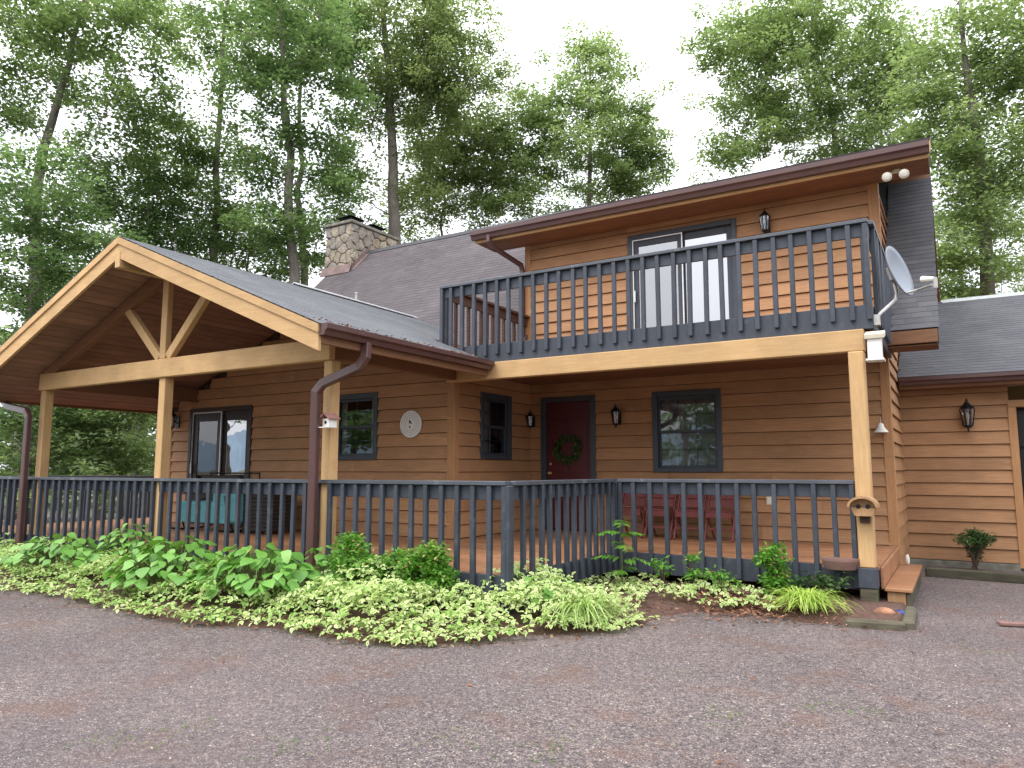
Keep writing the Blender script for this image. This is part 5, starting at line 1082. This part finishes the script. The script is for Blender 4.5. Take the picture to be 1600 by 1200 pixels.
# sapling with feathered leaves
sp = empty('sumac_sapling', (-3.42, 8.1, .08), 'young sapling with feathered leaves in the deck corner', 'sapling')
ms = MB(); ms.tube([(-3.42, 8.1, 0), (-3.41, 8.09, .4), (-3.44, 8.1, .86)], [.010, .008, .004], 6, False); LV_ = []; LF_ = []; n1 = 0; r = np.random.RandomState(8)
for (z, a, L) in ((.42, .3, .30), (.45, 3.4, .32), (.58, 5.4, .30), (.60, 2.2, .28), (.72, .9, .26), (.74, 3.9, .26), (.84, 5.2, .22), (.86, 2.0, .2), (.30, 4.7, .26), (.32, 1.4, .24)):
    d = np.array((math.cos(a), math.sin(a), 0)); p0 = np.array((-3.42, 8.1, z)); pts_ = [p0 + d * L * t + np.array((0, 0, .20 * t * L * 2 - .42 * t * t * L)) for t in np.linspace(0, 1, 8)]; ms.tube(pts_, .003, 4, False)
    for t in range(1, 8):
        for s_ in (-1, 1):
            dd = d * .35 + np.array((-d[1], d[0], 0)) * s_ + np.array((0, 0, -.25 + r.normal(0, .15))); dd /= np.linalg.norm(dd); l = .12 * (1.15 - .07 * t); sw = np.cross(dd, (0, 0, 1)); sw /= np.linalg.norm(sw); b = pts_[t]
            LV_ += [b, b + dd * l * .45 + sw * l * .24, b + dd * l + np.array((0, 0, -.01)), b + dd * l * .45 - sw * l * .24]; LF_.append([n1, n1 + 1, n1 + 2, n1 + 3]); n1 += 4
build('stem', ms, M['stem'], sp); fast('leaflets', LV_, LF_, LV['bush'], sp, kind='stuff', attr=np.repeat(np.clip(r.normal(.5, .2, n1 // 4), 0, .9), 4))

# ================================================================== LOOSE STUFF ON THE GROUND
r = np.random.RandomState(77); PV = []; PF = []; PA = []; n1 = 0; oct_ = np.array([(1, 0, 0), (0, 1, 0), (-1, 0, 0), (0, -1, 0), (0, 0, 1)], float); of = np.array([(0, 1, 4), (1, 2, 4), (2, 3, 4), (3, 0, 4)])
NP = 26000; dd = 3.2 + 9.5 * r.uniform(0, 1, NP) ** 1.3; xa = r.uniform(-60, 860 + 860, NP)
ray = _F[None] + _R[None] * ((xa - 800) / FPX)[:, None]; ray = ray[:, :2] / np.linalg.norm(ray[:, :2], axis=1, keepdims=True); px_ = ray * (dd * (1 + .25 * np.abs(xa - 800) / 800))[:, None]
ok = np.array([not inside(p) and p[1] < 12 and not (p[0] < XR + .4 and p[1] > 8.9) for p in px_]); px_ = px_[ok]; NP = len(px_)
sz = r.uniform(.0035, .0085, NP); rot = r.uniform(0, 6.28, NP); c_, s_ = np.cos(rot), np.sin(rot)
o5 = np.repeat(oct_[None], NP, 0) * (1 + r.normal(0, .25, (NP, 5, 1))); xx = (o5[:, :, 0] * c_[:, None] - o5[:, :, 1] * s_[:, None] * .75) * sz[:, None] + px_[:, :1]; yy = (o5[:, :, 0] * s_[:, None] + o5[:, :, 1] * c_[:, None] * .75) * sz[:, None] + px_[:, 1:]
zz = o5[:, :, 2] * sz[:, None] * .8 + (-.012 + .012 * np.sin(px_[:, 0] * .9 + 1) * np.cos(px_[:, 1] * .7))[:, None] + .0005
fast('loose_gravel', np.stack([xx, yy, zz], -1).reshape(-1, 3), (np.arange(NP)[:, None, None] * 5 + of[None]).reshape(-1, 3), M['pebble'], kind='stuff', label='loose small stones on the driveway', cat='gravel', attr=np.repeat(np.clip(r.beta(1.6, 2.6, NP) + (r.uniform(0, 1, NP) > .94) * .5, 0, 1), 5))
# dead leaves and bark chips at the bed edge
P_ = []; 
for i in range(1560):
    if i < 1100: x, y = r.normal(-2.0, .40), r.normal(8.12, .26)
    elif i < 1500: k = r.randint(len(ed)); x, y = ed[k] + r.normal(0, .12, 2)
    else: x, y = r.uniform(-9, 1.2), r.uniform(3.6, 8)
    if x > -1.05 and y > 8.7: continue
    P_.append((x, y, .012 + (soil_h(x, y) if inside((x, y)) else -.01) + .006))
P_ += [(ER + r.uniform(-.25, .10), r.uniform(5.6, 8.7), 0) for _ in range(150)]; P_ = [(x, y, zt(x) + .015 if x < -5 and y > 5.55 and z == 0 else z) for x, y, z in P_]
V, F, A = leaves(np.array(P_), .004, 1, .055, 78, .4, .35, .0, .5); fast('leaf_litter', V, F, M['litter'], kind='stuff', label='dead brown leaves and chips scattered at the bed edge', cat='leaf litter', attr=A)
# moss and grass sprigs growing through the drive
GP = []
for (px, py, n_, sp_) in ((270, 1145, 60, .10), (160, 1155, 40, .08), (450, 1165, 50, .12), (710, 1155, 40, .1), (870, 1170, 60, .12), (1130, 1120, 60, .14), (1350, 1110, 50, .1), (1270, 1100, 30, .1), (1040, 1050, 20, .1), (1540, 1020, 30, .12)):
    p = at(px, py, 1); d_ = (p - CAM); p = CAM + d_ * (-CAM[2] / d_[2]); GP += [(p[0] + r.normal(0, sp_), p[1] + r.normal(0, sp_), 0) for _ in range(n_)]
V, F, A = leaves(np.array(GP)[::2], .006, 3, .022, 80, .3, .9, -.8, .3); V[:, 2] = np.maximum(V[:, 2], -.004); fast('moss_sprigs', V, F, LV['mid'], kind='stuff', label='sparse moss and grass sprigs on the driveway', cat='moss', attr=A)
